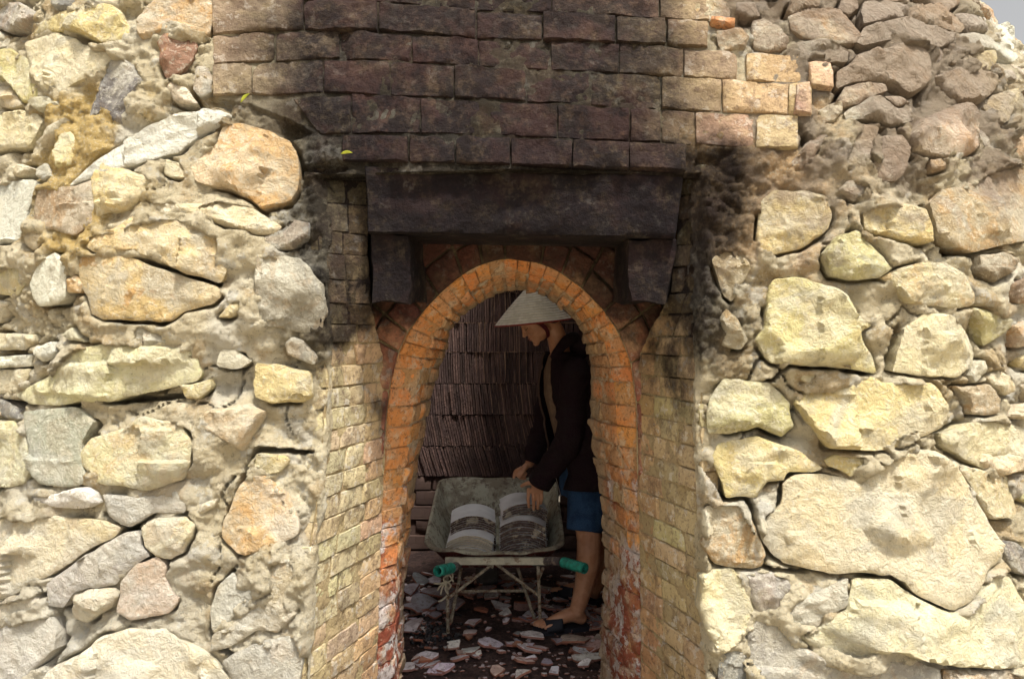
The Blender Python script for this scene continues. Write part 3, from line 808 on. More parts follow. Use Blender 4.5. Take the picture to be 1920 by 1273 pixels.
V = S(PT[:, 0], PT[:, 1], hmG.ravel() + und(PT[:, 0], PT[:, 1]))
idx = np.arange(ns_ * nz_).reshape(nz_, ns_)
Fq = np.stack([idx[:-1, :-1], idx[:-1, 1:], idx[1:, 1:], idx[1:, :-1]], -1).reshape(-1, 4)
cc = PT[Fq].mean(1)
# the facing mortar is smeared raggedly round the corner on to the first bricks of the jambs
def smear(side, A_, B_):
    ix = np.where((PT[:, 1] < 2.02) & (np.sign(PT[:, 0]) == side) & (np.abs(PT[:, 0]) < 0.9) & inside(PT, door_poly))[0]
    z = V[ix, 2]; xa, ya = np.interp(z, A_[:, 2], A_[:, 0]), np.interp(z, A_[:, 2], A_[:, 1]); xb, yb = np.interp(z, B_[:, 2], B_[:, 0]), np.interp(z, B_[:, 2], B_[:, 1])
    lat = seg_dist(PT[ix], door_poly)
    t = lat / 0.085                      # arc length along the jamb
    L_ = np.hypot(xb - xa, yb - ya); t = np.clip(lat / np.maximum(L_, 0.1), 0, 1)
    nx, ny = -side * 0.93, -0.35
    th_ = 0.010 + 0.010 * fbm(PT[ix], 16, 4, 57, 0.65)
    V[ix, 0] = xa + (xb - xa) * t + nx * th_; V[ix, 1] = ya + (yb - ya) * t + ny * th_
    return ix, lat
keepv = ~inside(PT, door_poly)
for side, A_, B_ in ((-1, LA, LB), (1, RA, RB)):
    ix, lat = smear(side, A_, B_)
    lim_ = 0.018 + 0.075 * np.clip(fbm(PT[ix], 6, 4, 58 + side, 0.6) + 0.12, 0, 1)
    keepv[ix] |= lat < lim_
Fq = Fq[keepv[Fq].all(1)]
used = np.zeros(len(V), bool); used[Fq.ravel()] = True
remap = np.cumsum(used) - 1
tmp = mesh_obj("mortar", V[used], remap[Fq], M['mortar'])
facing.data = tmp.data
bpy.data.objects.remove(tmp)
kid(facing, kiln)
# the facing carries on round and over the kiln, coarser, out of the picture
ph = np.linspace(-2.6, 2.6, 120); rows = []
cap = MB()
def ringpts(z, shrink=1.0):
    s_ = ph * R0
    return S(s_, np.full(len(s_), z), np.full(len(s_), -0.03)) * np.array([1, 1, 1])
rings = [ringpts(z) for z in np.linspace(-0.05, 3.42, 14)]
top = rings[-1]
vent = np.stack([-0.55 + 0.85 * np.sin(ph * math.pi / 2.6), 4.1 - 0.85 * np.cos(ph * math.pi / 2.6), np.full(len(ph), 3.80)], 1)   # the top stays open: the kiln draws through it
for f in (0.3, 0.65, 1.0):
    q = top * (1 - f) + vent * f; q[:, 2] = 3.42 + 0.38 * math.sin(f * math.pi / 2); rings.append(q)
vv = np.vstack(rings); nn = len(ph); ff = []
for i in range(len(rings) - 1):
    for k in range(nn - 1):
        mid = (vv[i * nn + k] + vv[(i + 1) * nn + k + 1]) / 2
        s_mid = math.atan2(mid[0], YC - mid[1]) * R0
        if -2.5 < s_mid < 3.0 and mid[2] < 3.3: continue
        ff.append((i * nn + k, i * nn + k + 1, (i + 1) * nn + k + 1, (i + 1) * nn + k))
kid(mesh_obj("dome", vv, np.array(ff), M['mortar']), kiln)
# ------------------------------------------------------------------ bricks
def make_brick(name, q, depth, inward, mat, color, parent, seed, rnd_e=0.008, rough=0.004, shift=0.0, subs=None):
    """rounded, chipped brick: q = 4 corners of its face (bl, br, tr, tl), going back 'depth' along 'inward'"""
    q = np.asarray(q, float); inward = np.asarray(inward, float); inward = inward / np.linalg.norm(inward)
    w = (np.linalg.norm(q[1] - q[0]) + np.linalg.norm(q[2] - q[3])) / 2; hgt = (np.linalg.norm(q[3] - q[0]) + np.linalg.norm(q[2] - q[1])) / 2
    sub = subs or 0.011
    nu = int(np.clip(w / sub, 4, 40)); nv = int(np.clip(hgt / sub, 4, 20))
    e = min(rnd_e, 0.3 * w, 0.3 * hgt)
    def axis(n, L):
        t = np.linspace(0, 1, n - 1)
        return np.r_[0, e * 0.35 / L, t[1:-1], 1 - e * 0.35 / L, 1] if n > 3 else np.linspace(0, 1, n + 1)
    U = axis(nu, w); Vv = axis(nv, hgt)
    uu, vv = np.meshgrid(U, Vv)
    P = ((1 - uu) * (1 - vv))[..., None] * q[0] + (uu * (1 - vv))[..., None] * q[1] + (uu * vv)[..., None] * q[2] + ((1 - uu) * vv)[..., None] * q[3]
    shp = P.shape[:2]; P = P.reshape(-1, 3)
    du = np.minimum(uu, 1 - uu).ravel() * w; dv = np.minimum(vv, 1 - vv).ravel() * hgt
    ee = e * (1 + 0.9 * fbm(P, 18, 2, seed)); ee = np.maximum(ee, 0.002)
    a = np.clip(1 - du / ee, 0, 1); b = np.clip(1 - dv / ee, 0, 1)
    rr = np.clip(np.sqrt(a * a + b * b), 0, 1.25)
    drop = ee * 0.9 * (1 - np.sqrt(np.clip(1 - np.minimum(rr, 1) ** 2, 0, 1))) + ee * np.maximum(rr - 1, 0)
    nz = rough * (1.3 * fbm(P, 14, 3, seed + 1) + 0.5 * ridged(P, 45, 2, seed + 2))
    # a few broken corners
    r = np.random.default_rng(seed)
    if r.random() < 0.45:
        cu, cv = r.choice([0, 1]), r.choice([0, 1]); rad = r.uniform(0.02, 0.05)
        dd = np.hypot((uu.ravel() - cu) * w, (vv.ravel() - cv) * hgt)
        drop = drop + np.clip(1 - dd / rad, 0, 1) * r.uniform(0.008, 0.02)
    face = P + inward * (drop - nz - shift)[:, None]
    cen = q.mean(0)
    wob = 0.0025 * np.c_[fbm(P, 22, 2, seed + 5), fbm(P, 22, 2, seed + 6), fbm(P, 22, 2, seed + 7)]
    face = face + wob
    nr, nc = shp
    id_ = np.arange(nr * nc).reshape(nr, nc)
    F_ = [tuple(x) for x in np.stack([id_[:-1, :-1], id_[:-1, 1:], id_[1:, 1:], id_[1:, :-1]], -1).reshape(-1, 4)]
    ring = list(id_[0, :]) + list(id_[1:, -1]) + list(id_[-1, -2::-1]) + list(id_[-2:0:-1, 0])
    back = P[ring] + inward * depth
    base = len(face); m = len(ring)
    for i in range(m):
        j = (i + 1) % m
        F_.append((ring[j], ring[i], base + i, base + j))
    F_.append(tuple(base + i for i in range(m - 1, -1, -1)))
    V_ = np.vstack([face, back])
    o = mesh_obj(name, V_, F_, mat, None, True, color, 45)
    if parent is not None: kid(o, parent)
    return o

def vary(c, r, a=0.15):
    c = np.array(c) * r.uniform(1 - a, 1 + a); return np.clip(c * (1 + r.normal(0, 0.04, 3)), 0.01, 0.8)

# --- the flat field of big blocks above the lintel
bw = empty("brick_wall", (0, 2.42, 0)); kid(bw, kiln)
BWI = Matrix.Identity(4)
def kid_bw(o): o.parent = bw; o.matrix_parent_inverse = Matrix.Translation((0, -2.42, 0)); return o
ROWX = [395, 660, 900, 1030, 1240, 1400, 1510]
ROWS = [  # y of the top edge and of the bottom edge at those x, and the joints
 ([-62, -60, -52, -48, -30, -20, -15], [1, 3, 22, 24, 36, 44, 50], [395, 560, 700, 893, 1034, 1236, 1330]),
 ([3, 4, 25, 26, 38, 46, 52], [63, 59, 75, 77, 87, 98, 104], [398, 571, 709, 893, 1017, 1153, 1247, 1328]),
 ([66, 61, 78, 79, 90, 101, 110], [119, 112, 127, 134, 143, 153, 160], [395, 517, 638, 773, 897, 1032, 1160, 1281, 1381, 1396, 1502]),
 ([121, 114, 128, 136, 144, 154, 163], [178, 177, 187, 193, 206, 213, 220], [398, 474, 608, 733, 851, 987, 1105, 1240, 1352, 1476, 1518]),
 ([186, 180, 190, 196, 208, 215, 222], [256, 252, 254, 257, 268, 277, 281], [548, 661, 789, 918, 1045, 1180, 1239, 1302, 1413, 1497]),
 ([258, 258, 262, 264, 273, 279, 284], [305, 305, 311, 313, 322, 330, 340], [644, 767, 855, 957, 1072, 1178, 1285]),
]
br = np.random.default_rng(21)
bid = 0
for ri, (yt, yb, jx) in enumerate(ROWS):
    for a, b in zip(jx[:-1], jx[1:]):
        if ri == 2 and a == 1381: continue
        g = br.uniform(0.5, 2.0) + (2.0 if br.random() < 0.12 else 0)
        xa, xb = a + g, b - g * 0.6
        if b - a < 35: g *= 0.6
        T = lambda x: np.interp(x, ROWX, yt) + br.normal(0, 0.8); B_ = lambda x: np.interp(x, ROWX, yb) - 1.2 + br.normal(0, 0.8)
        pts = [(xa, B_(xa)), (xb, B_(xb)), (xb, T(xb)), (xa, T(xa))]
        if ri == 4 and a == 548: pts = [(600, B_(600)), (xb, B_(xb)), (xb, T(xb)), (xa, T(xa) + 4)]
        s_, z_ = surf([p[0] for p in pts], [p[1] for p in pts])
        hh = 0.003 + br.normal(0, 0.0022) + (0.012 if ri == 5 else 0.0) + (0.008 if ri == 1 else 0)
        q = S(s_, z_, hh + und(s_, z_))
        inw = -(S(s_, z_, np.full(4, 0.1)) - S(s_, z_, np.zeros(4))).mean(0)
        xm = (a + b) / 2
        base = (0.21, 0.118, 0.080) if xm < 1120 else ((0.34, 0.235, 0.145) if xm < 1390 else (0.47, 0.34, 0.185))
        if xm < 640: base = (0.30, 0.22, 0.145)
        kid_bw(make_brick("brick", q, 0.09, inw, M['brick'], vary(base, br), None, 3000 + bid, 0.0050, 0.0105)); bid += 1
for pts, colr in (([(1330, 47), (1377, 52), (1376, 42), (1332, 38)], (.55, .26, .12)), ([(1516, 168), (1555, 174), (1552, 122), (1512, 126)], (.50, .34, .22)), ([(1486, 216), (1517, 222), (1514, 160), (1490, 166)], (.36, .23, .17))):
    s_, z_ = surf([p[0] for p in pts], [p[1] for p in pts])
    q = S(s_, z_, 0.02 + und(s_, z_)); inw = -(S(s_, z_, np.full(4, 0.1)) - S(s_, z_, np.zeros(4))).mean(0)
    kid_bw(make_brick("brick", q, 0.08, inw, M['brick'], colr, None, 3000 + bid, 0.009, 0.0055)); bid += 1

# --- lintel and corbels
DL, DS = 2.52, 2.845       # front of the lintel, face of the arch wall
def quad(pts, d): return [px3(x, y, d) for x, y in pts]
def block(name, pts, d, depth, color, seed, mat=None, rough=0.006, inward=(0, 1, 0), rnd_e=0.02):
    o = make_brick(name, quad(pts, d), depth, inward, mat or M['brick'], color, None, seed, rnd_e, rough, subs=0.014)
    return kid(o, kiln)
block("lintel", [(689, 436), (1268, 446), (1284, 326), (684, 312)], DL, DS - DL + 0.05, (0.05, 0.032, 0.032), 501, rough=0.015, rnd_e=0.012)
def hexblock(name, front, df, backp, db, color, seed):
    """a block whose back is another outline: bl, br, tr, tl in front and behind"""
    A_ = np.array(quad(front, df)); B_ = np.array(quad(backp, db))
    mb = []; n = 12
    ring_f = np.vstack([np.linspace(A_[i], A_[(i + 1) % 4], n, endpoint=False) for i in range(4)])
    ring_b = np.vstack([np.linspace(B_[i], B_[(i + 1) % 4], n, endpoint=False) for i in range(4)])
    V_ = []; c = A_.mean(0)
    for f in (0.2, 0.45, 0.7, 0.88, 0.97): V_.append(c + (ring_f - c) * f)
    V_.append(c + (ring_f - c) * 1.0 + np.array([0, 0.010, 0]))
    for t in (0.12, 0.35, 0.65, 1.0): V_.append(ring_f * (1 - t) + ring_b * t + np.array([0, 0.008, 0]))
    V_ = np.vstack(V_); m = 4 * n
    V_ = V_ + 0.014 * np.c_[fbm(V_, 12, 4, seed), fbm(V_, 12, 3, seed + 1), fbm(V_, 12, 3, seed + 2)]
    F_ = []
    for k in range(9):
        for i in range(m): F_.append((k * m + i, k * m + (i + 1) % m, (k + 1) * m + (i + 1) % m, (k + 1) * m + i))
    F_.append(tuple(range(m - 1, -1, -1)))
    return kid(mesh_obj(name, V_, F_, M['brick'], None, True, color, 40), kiln)
hexblock("corbel", [(697, 569), (766, 566), (768, 441), (694, 437)], 2.56, [(697, 560), (808, 568), (800, 460), (694, 455)], 2.90, (0.06, 0.038, 0.036), 510)
hexblock("corbel", [(1182, 567), (1252, 567), (1268, 446), (1178, 448)], 2.56, [(1140, 568), (1262, 560), (1262, 455), (1150, 460)], 2.90, (0.09, 0.05, 0.042), 520)

# --- jambs: courses of bricks on a wall that narrows from the facing to the arch
def jamb(side, A_, B_, seed0):
    jm = empty("jamb", (0, 2.42, 0)); kid(jm, kiln)
    r = np.random.default_rng(seed0)
    # backing
    zz = np.arange(-0.03, 2.03, 0.0125); nt = 26
    V_ = []
    for z in zz:
        a = atz(A_, z); b = atz(B_, z)
        for t in np.linspace(-0.01, 1.0, nt): V_.append(a + (b - a) * t)
    V_ = np.array(V_)
    nrm = np.array([-side * 0.93, -0.35, 0]); nrm /= np.linalg.norm(nrm)
    V_ += nrm[None] * (-0.006 + 0.007 * fbm(V_, 12, 4, seed0) + 0.003 * ridged(V_, 60, 2, seed0))[:, None]
    id_ = np.arange(len(V_)).reshape(len(zz), nt)
    Fq_ = np.stack([id_[:-1, :-1], id_[:-1, 1:], id_[1:, 1:], id_[1:, :-1]], -1).reshape(-1, 4)
    o = mesh_obj("joint_mortar", V_, Fq_, M['jambm']); o.parent = jm; o.matrix_parent_inverse = Matrix.Translation((0, -2.42, 0))
    z = -0.02; k = 0
    while z < 1.95:
        hgt = r.normal(0.068, 0.004)
        if z > 1.58: hgt = r.normal(0.082, 0.006)
        Lw = np.linalg.norm(atz(B_, z) - atz(A_, z))
        nb = 1 if Lw < 0.14 else (2 if Lw < 0.36 else 3)
        cuts = np.r_[0, np.sort(np.clip((np.arange(1, nb) + r.uniform(-0.28, 0.28, nb - 1)) / nb, 0.1, 0.9)), 1]
        for t0, t1 in zip(cuts[:-1], cuts[1:]):
            gt = 0.004 / max(Lw, .1)
            tt0, tt1 = t0 + gt - (r.uniform(-0.02, 0.03) if t0 == 0 else 0), t1 - gt
            z0, z1 = z + 0.0025 + r.normal(0, 0.0012), z + hgt - 0.0025 + r.normal(0, 0.0012)
            def p(t, zv):
                a = atz(A_, zv); b = atz(B_, zv); return a + (b - a) * t
            pa, pb, pc, pd = p(tt0, z0), p(tt1, z0), p(tt1, z1), p(tt0, z1)
            q = [pa, pb, pc, pd] if side < 0 else [pb, pa, pd, pc]
            zm = (z0 + z1) / 2; xm = (t0 + t1) / 2
            base = np.array((0.57, 0.485, 0.305)) * (1 - 0.45 * sstep(1.0, 1.5, zm)) + np.array((0.30, 0.20, 0.10)) * 0.45 * sstep(1.0, 1.5, zm)
            low = sstep(0.75, 0.25, zm); base = base * (1 - 0.55 * low) + np.array((0.45, 0.27, 0.15)) * 0.55 * low
            org = sstep(0.6, 0.98, xm) * 0.5; base = base * (1 - org) + np.array((0.50, 0.23, 0.085)) * org
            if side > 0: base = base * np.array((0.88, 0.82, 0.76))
            o = make_brick("brick", q, 0.06, -nrm, M['jamb'], vary(base, r, 0.16), None, seed0 + 10 + k, 0.0042, 0.0045, shift=r.normal(0.0, 0.0022))
            o.parent = jm; o.matrix_parent_inverse = Matrix.Translation((0, -2.42, 0)); k += 1
        z += hgt
    return jm
Nj = NT("joint_mortar")
cj = Nj.mix(Nj.noise(9, 4), (0.46, 0.37, 0.205), (0.36, 0.27, 0.155))
cj = Nj.mix(Nj.ramp(Nj.noise(60, 4, 0.7), 0.58, 0.74, 0, 0.5), cj, (0.16, 0.12, 0.08))
cj = soot(Nj, cj)
M['jambm'] = Nj.done(cj, 0.95, Nj.bump(Nj.noise(80, 5, 0.7), 0.7, 0.008), 0.1)
jamb(-1, LA, LB, 4000)
jamb(1, RA, RB, 5000)

# --- arch: a splayed orange ring and the brick lining of the mouth
CB1 = [(700, 1500), (708, 1273), (713, 1080), (717, 980), (722, 865), (727, 760), (738, 690), (762, 628), (800, 577), (845, 532), (890, 501), (940, 486), (990, 488), (1040, 505), (1090, 540), (1130, 580), (1160, 625), (1182, 680), (1192, 760), (1193, 864), (1197, 986), (1200, 1080), (1200, 1273), (1205, 1500)]
CB2 = [(730, 1500), (735, 1273), (744, 1076), (752, 970), (762, 865), (770, 800), (780, 740), (795, 680), (818, 628), (850, 582), (890, 540), (930, 517), (965, 509), (1000, 514), (1040, 533), (1080, 563), (1110, 600), (1135, 650), (1150, 720), (1155, 800), (1163, 876), (1172, 961), (1175, 1046), (1170, 1137), (1166, 1273), (1170, 1500)]
CC = [(748, 1500), (753, 1273), (756, 1182), (761, 1076), (771, 970), (787, 865), (806, 757), (822, 700), (836, 662), (848, 615), (868, 593), (905, 566), (940, 550), (979, 545), (1018, 551), (1040, 570), (1066, 592), (1084, 613), (1097, 638), (1104, 680), (1107, 743), (1107, 803), (1116, 876), (1131, 961), (1135, 1046), (1131, 1137), (1125, 1228), (1120, 1500)]
def arc3(pts, d, n=400):
    a = np.array([px3(x, y, d) for x, y in pts]); a = np.vstack([[a[0][0], d, -0.02], a[a[:, 2] > 0.0], [a[-1][0], d, -0.02]])
    for _ in range(2): # soften the traced polyline
        b = resample(a, n, closed=False); b[2:-2] = (b[:-4] + b[1:-3] + b[2:-2] + b[3:-1] + b[4:]) / 5; a = b
    return a
aB1, aB2, aC = arc3(CB1, DB1), arc3(CB2, DB2), arc3(CC, DC)
# match the three outlines by the direction seen from the middle of the arch
def by_angle(a):
    # parameter: height on the legs, angle over the crown
    cz = 1.33; cx = 0.0
    th = np.where(a[:, 2] < cz, np.where(a[:, 0] < cx, -(cz - a[:, 2]) - math.pi / 2 * 0.45, (cz - a[:, 2]) + math.pi / 2 * 0.45), np.arctan2(a[:, 0] - cx, a[:, 2] - cz) * 0.45)
    return th
def at_th(a, th):
    t = by_angle(a); o = np.argsort(t, kind='stable'); t, a2 = t[o], a[o]
    return np.stack([np.interp(th, t, a2[:, k]) for k in range(3)], -1)
TH0, TH1 = -(1.33 + 0.0) - math.pi / 2 * 0.45, (1.33 + 0.0) + math.pi / 2 * 0.45
arch = empty("arch", (0, 2.42, 0)); kid(arch, kiln)
def kid_a(o): o.parent = arch; o.matrix_parent_inverse = Matrix.Translation((0, -2.42, 0)); return o
ths = np.linspace(TH0, TH1, 420)
rows = []
tt = np.linspace(0, 1, 16)
p1, p2, p3 = at_th(aB1, ths), at_th(aB2, ths), at_th(aC, ths)
prof = [(p1 * (1 - t) + p2 * t) for t in np.linspace(0, 1, 12)] + [(p2 * (1 - t) + p3 * t) for t in np.linspace(0, 1, 26)[1:]]
prof.append(p3 + np.array([0, 0.04, 0]))
V_ = np.stack(prof, 1).reshape(-1, 3); m = len(prof)
cen = np.c_[np.zeros(len(V_)), V_[:, 1], np.minimum(V_[:, 2], 1.33)]
rad = V_ - cen; rad /= np.linalg.norm(rad, axis=1)[:, None]
V_ = V_ + rad * (0.010 - 0.008 * fbm(V_, 14, 4, 60) - 0.005 * ridged(V_, 45, 3, 61))[:, None]
id_ = np.arange(len(V_)).reshape(len(ths), m)
Fq_ = np.stack([id_[:-1, :-1], id_[1:, :-1], id_[1:, 1:], id_[:-1, 1:]], -1).reshape(-1, 4)
kid_a(mesh_obj("joint_mortar", V_, Fq_, M['archm']))
ar = np.random.default_rng(33); k = 0
th = TH0
Lth = (TH1 - TH0)
while th < TH1 - 0.02:
    crown = abs(th) < 0.7
    dth = ar.normal(0.072, 0.005) * (0.80 if crown else 1.0)
    zc = at_th(aC, np.array([th + dth / 2]))[0][2]
    def cell(pa, pb, t0, t1, e0, e1, gp=0.0035):
        a0, a1 = th + gp, th + dth - gp
        A0, A1 = at_th(pa, np.array([a0, a1])); B0, B1 = at_th(pb, np.array([a0, a1]))
        return [A0 + (B0 - A0) * t0, A0 + (B0 - A0) * t1, A1 + (B1 - A1) * t1, A1 + (B1 - A1) * t0]
    def outw(q):
        c = np.mean(q, 0); v = np.array([c[0], 0, max(c[2] - 1.33, 0) if abs(c[0]) < 2 else 0.0]); v = v / (np.linalg.norm(v) + 1e-9); return v
    cuts = [0, 1] if ar.random() < 0.35 else [0, ar.uniform(0.35, 0.65), 1]
    for t0, t1 in zip(cuts[:-1], cuts[1:]):
        q = cell(aB2, aC, t0 + 0.012, t1 - 0.012 + (ar.uniform(-0.03, 0.10) if t1 == 1 else 0), 0, 0, 0.0050)
        v = outw(q)
        nq = np.cross(q[1] - q[0], q[3] - q[0]); nq /= np.linalg.norm(nq) + 1e-9
        if nq @ v > 0: q = [q[1], q[0], q[3], q[2]]; nq = -nq
        c = (0.70, 0.31, 0.11) if zc > 0.55 else (0.34, 0.12, 0.06)
        if ar.random() < 0.25: c = (0.52, 0.33, 0.16)
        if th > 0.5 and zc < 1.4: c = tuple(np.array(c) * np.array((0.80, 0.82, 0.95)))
        kid_a(make_brick("arch_brick", q, 0.05, -nq, M['arch'], vary(c, ar, 0.14), None, 6000 + k, 0.0075, 0.010, shift=ar.normal(-0.001, 0.004))); k += 1
    if ar.random() < 0.97:
        q = cell(aB1, aB2, 0.03, 0.97, 0, 0, 0.0022)
        v = outw(q); nq = np.cross(q[1] - q[0], q[3] - q[0]); nq /= np.linalg.norm(nq) + 1e-9
        if nq @ (v + np.array([0, 0.6, 0])) > 0: q = [q[1], q[0], q[3], q[2]]; nq = -nq
        c = (0.68, 0.285, 0.09) if zc > 0.55 else (0.36, 0.13, 0.06)
        kid_a(make_brick("arch_brick", q, 0.03, -nq, M['arch'], vary(c, ar, 0.10), None, 6500 + k, 0.004, 0.008, shift=ar.normal(-0.001, 0.002))); k += 1
    th += dth

# --- wall round the arch under the lintel, with a fan of dark burnt bricks
sp = empty("spandrel", (0, 2.42, 0)); kid(sp, kiln)
def kid_s(o): o.parent = sp; o.matrix_parent_inverse = Matrix.Translation((0, -2.42, 0)); return o
thu = np.linspace(-1.05, 1.05, 150); inner = at_th(aB1, thu); inner[:, 1] = DS
V_ = []; outer = []
for p in inner:
    dv = np.array([p[0], 0, max(p[2] - 1.2, 0.12)]); dv /= np.linalg.norm(dv)
    outer.append(p + dv * 0.34)
outer = np.array(outer)
for t in np.linspace(0, 1, 24):
    r_ = inner * (1 - t) + outer * t; V_.append(r_)
V_ = np.array(V_).reshape(-1, 3); V_[:, 1] = DS + 0.004 + 0.008 * fbm(V_, 14, 3, 70)
id_ = np.arange(len(V_)).reshape(24, 150)
Fq_ = np.stack([id_[:-1, :-1], id_[1:, :-1], id_[1:, 1:], id_[:-1, 1:]], -1).reshape(-1, 4)
kid_s(mesh_obj("joint_mortar", V_, Fq_, M['jambm']))
tc = -0.98; k = 0; sr = np.random.default_rng(44)
while tc < 0.98:
    dt = sr.uniform(0.075, 0.15)
    a0, a1 = at_th(aB1, np.array([tc + 0.004, tc + dt - 0.004]))
    def outp(p, L):
        dv = np.array([p[0], 0, max(p[2] - 1.2, 0.12)]); dv /= np.linalg.norm(dv); return p + dv * L
    L0, L1 = 0.004, sr.uniform(0.07, 0.11)
    for (La, Lb) in ((L0, L1), (L1 + 0.006, L1 + sr.uniform(0.07, 0.12))):
        q = np.array([outp(a0, La), outp(a1, La), outp(a1, Lb), outp(a0, Lb)]); q[:, 1] = DS - 0.012 - sr.uniform(0, 0.008)
        kid_s(make_brick("brick", q, 0.04, (0, 1, 0), M['brick'], vary((0.32, 0.13, 0.08), sr, 0.25), None, 7000 + k, 0.012, 0.008)); k += 1
    tc += dt

# --- chamber behind the arch
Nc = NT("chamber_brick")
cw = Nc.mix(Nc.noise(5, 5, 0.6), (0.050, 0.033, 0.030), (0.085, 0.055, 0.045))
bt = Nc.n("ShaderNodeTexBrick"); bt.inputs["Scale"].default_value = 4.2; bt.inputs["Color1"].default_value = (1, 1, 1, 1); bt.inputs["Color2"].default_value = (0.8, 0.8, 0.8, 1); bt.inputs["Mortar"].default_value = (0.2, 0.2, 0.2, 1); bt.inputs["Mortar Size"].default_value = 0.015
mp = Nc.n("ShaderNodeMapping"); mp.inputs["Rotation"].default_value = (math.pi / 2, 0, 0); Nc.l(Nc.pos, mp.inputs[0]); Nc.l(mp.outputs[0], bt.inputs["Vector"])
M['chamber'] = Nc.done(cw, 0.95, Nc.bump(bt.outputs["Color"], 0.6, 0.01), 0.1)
XB, Y0, Y1, ZT = 1.5, DC + 0.03, 6.6, 2.35
fr = np.array([(aC[i][0] + 0.05 * np.sign(aC[i][0]) * min(1, abs(aC[i][0]) / 0.15), Y0, aC[i][2] + (0.05 * sstep(1.2, 1.6, aC[i][2]))) for i in range(0, len(aC), 4)])
outr = []
for p in fr:
    dv = np.array([p[0], 0, p[2] - 0.8]); 
    k1 = XB / abs(dv[0]) if abs(dv[0]) > 1e-6 else 1e9
    k2 = (ZT - 0.8) / dv[2] if dv[2] > 1e-6 else ((-0.8 - 0.02) / dv[2] if dv[2] < -1e-6 else 1e9)
    kk = min(k1, k2); outr.append((dv[0] * kk, Y0, 0.8 + dv[2] * kk))
V_ = np.vstack([fr, np.array(outr)]); m = len(fr)
F_ = [(i, m + i, m + i + 1, i + 1) for i in range(m - 1)]
F_ += [(2 * m, 2 * m + 1, 2 * m + 2, 2 * m + 3), (2 * m, 2 * m + 4, 2 * m + 5, 2 * m + 1), (2 * m + 3, 2 * m + 2, 2 * m + 6, 2 * m + 7), (2 * m + 1, 2 * m + 5, 2 * m + 6, 2 * m + 2), (2 * m + 4, 2 * m + 7, 2 * m + 6, 2 * m + 5)]
box = [(-XB, Y0, -0.02), (-XB, Y0, ZT), (XB, Y0, ZT), (XB, Y0, -0.02), (-XB, Y1, -0.02), (-XB, Y1, ZT), (XB, Y1, ZT), (XB, Y1, -0.02)]
V_ = np.vstack([V_, np.array(box)])
F_ = F_[:m - 1] + [(2 * m, 2 * m + 4, 2 * m + 5, 2 * m + 1), (2 * m + 3, 2 * m + 2, 2 * m + 6, 2 * m + 7), (2 * m + 4, 2 * m + 7, 2 * m + 6, 2 * m + 5)]
Nl = NT("chamber_lining")
M['lining'] = Nl.done(Nl.mix(Nl.noise(6, 5), (0.34, 0.20, 0.13), (0.42, 0.28, 0.19)), 0.95, Nl.bump(Nl.noise(40, 5), 0.5, 0.01), 0.1)
kid(mesh_obj("chamber", V_, F_, M['lining'], None, False), kiln)
# ------------------------------------------------------------------ kiln floor
Nf = NT("kiln_floor_dirt")
cf = Nf.mix(Nf.ramp(Nf.noise(6, 5, 0.65), 0.35, 0.68), (0.055, 0.030, 0.027), (0.105, 0.062, 0.052))
cf = Nf.mix(Nf.ramp(Nf.noise(60, 5, 0.75), 0.58, 0.70, 0, 0.7), cf, (0.20, 0.12, 0.10))
cf = Nf.mix(Nf.ramp(Nf.noise(30, 5, 0.75), 0.60, 0.70, 0, 0.8), cf, (0.018, 0.014, 0.016))
M['floor'] = Nf.done(cf, 0.85, Nf.bump(Nf.noise(70, 6, 0.75), 0.9, 0.014), 0.3)
gx = np.arange(-1.49, 1.49, 0.018); gy = np.arange(2.2, 6.5, 0.018)
X_, Y_ = np.meshgrid(gx, gy); P_ = np.c_[X_.ravel(), Y_.ravel()]
def floor_z(p): return 0.010 + 0.016 * fbm(p, 3, 3, 80) + 0.007 * fbm(p, 22, 3, 81)
keep_ = np.c_[P_, floor_z(P_)]
id_ = np.arange(len(P_)).reshape(X_.shape)
fo = mesh_obj("kiln_floor", keep_, np.stack([id_[:-1, :-1], id_[:-1, 1:], id_[1:, 1:], id_[1:, :-1]], -1).reshape(-1, 4), M['floor'])
fo["kind"] = "structure"
def on_floor(px, py, dz=0.0):
    d = F * (EYE - 0.01) / (py - HZ)
    x = (px - CX) / F * d
    z = float(floor_z(np.array([[x, d]]))[0])
    return Vector((x, d, z + dz))

# ------------------------------------------------------------------ stacked tiles at the back
Nt = NT("stacked_tile")
ct = Nt.mix(Nt.ramp(Nt.noise(9, 5, 0.65), 0.35, 0.7), Nt.objcol(), Nt.mix(0.55, Nt.objcol(), (0.05, 0.03, 0.03)))
ct = Nt.mix(Nt.ramp(Nt.noise(40, 5, 0.7), 0.66, 0.85, 0, 0.4), ct, (0.16, 0.12, 0.10))
M['tile'] = Nt.done(ct, 0.8, Nt.bump(Nt.noise(60, 5, 0.7), 0.5, 0.006), 0.25)
TD = 5.35
tier_y = [489, 547, 604, 660, 719, 777, 836, 893]
def tz(y): return EYE - (y - HZ) / F * TD
def tile_mesh(h, seed):
    r = np.random.default_rng(seed); t = 0.0125; D_ = 0.14; n = 4
    V_ = []
    for k in range(n + 1):
        z = h * k / n; yo = r.normal(0, 0.0016); xo = r.normal(0, 0.0010)
        V_ += [(xo - t / 2, yo, z), (xo + t / 2, yo + r.normal(0, 0.0008), z), (xo + t / 2, D_, z), (xo - t / 2, D_, z)]
    F_ = [(3, 2, 1, 0), tuple(4 * n + i for i in range(4))]
    for k in range(n):
        for i in range(4):
            F_.append((4 * k + i, 4 * k + (i + 1) % 4, 4 * k + 4 + (i + 1) % 4, 4 * k + 4 + i))
    me = bpy.data.meshes.new("tile"); me.from_pydata(V_, [], F_); me.update(); me.materials.append(M['tile']); return me
tr_ = np.random.default_rng(90)
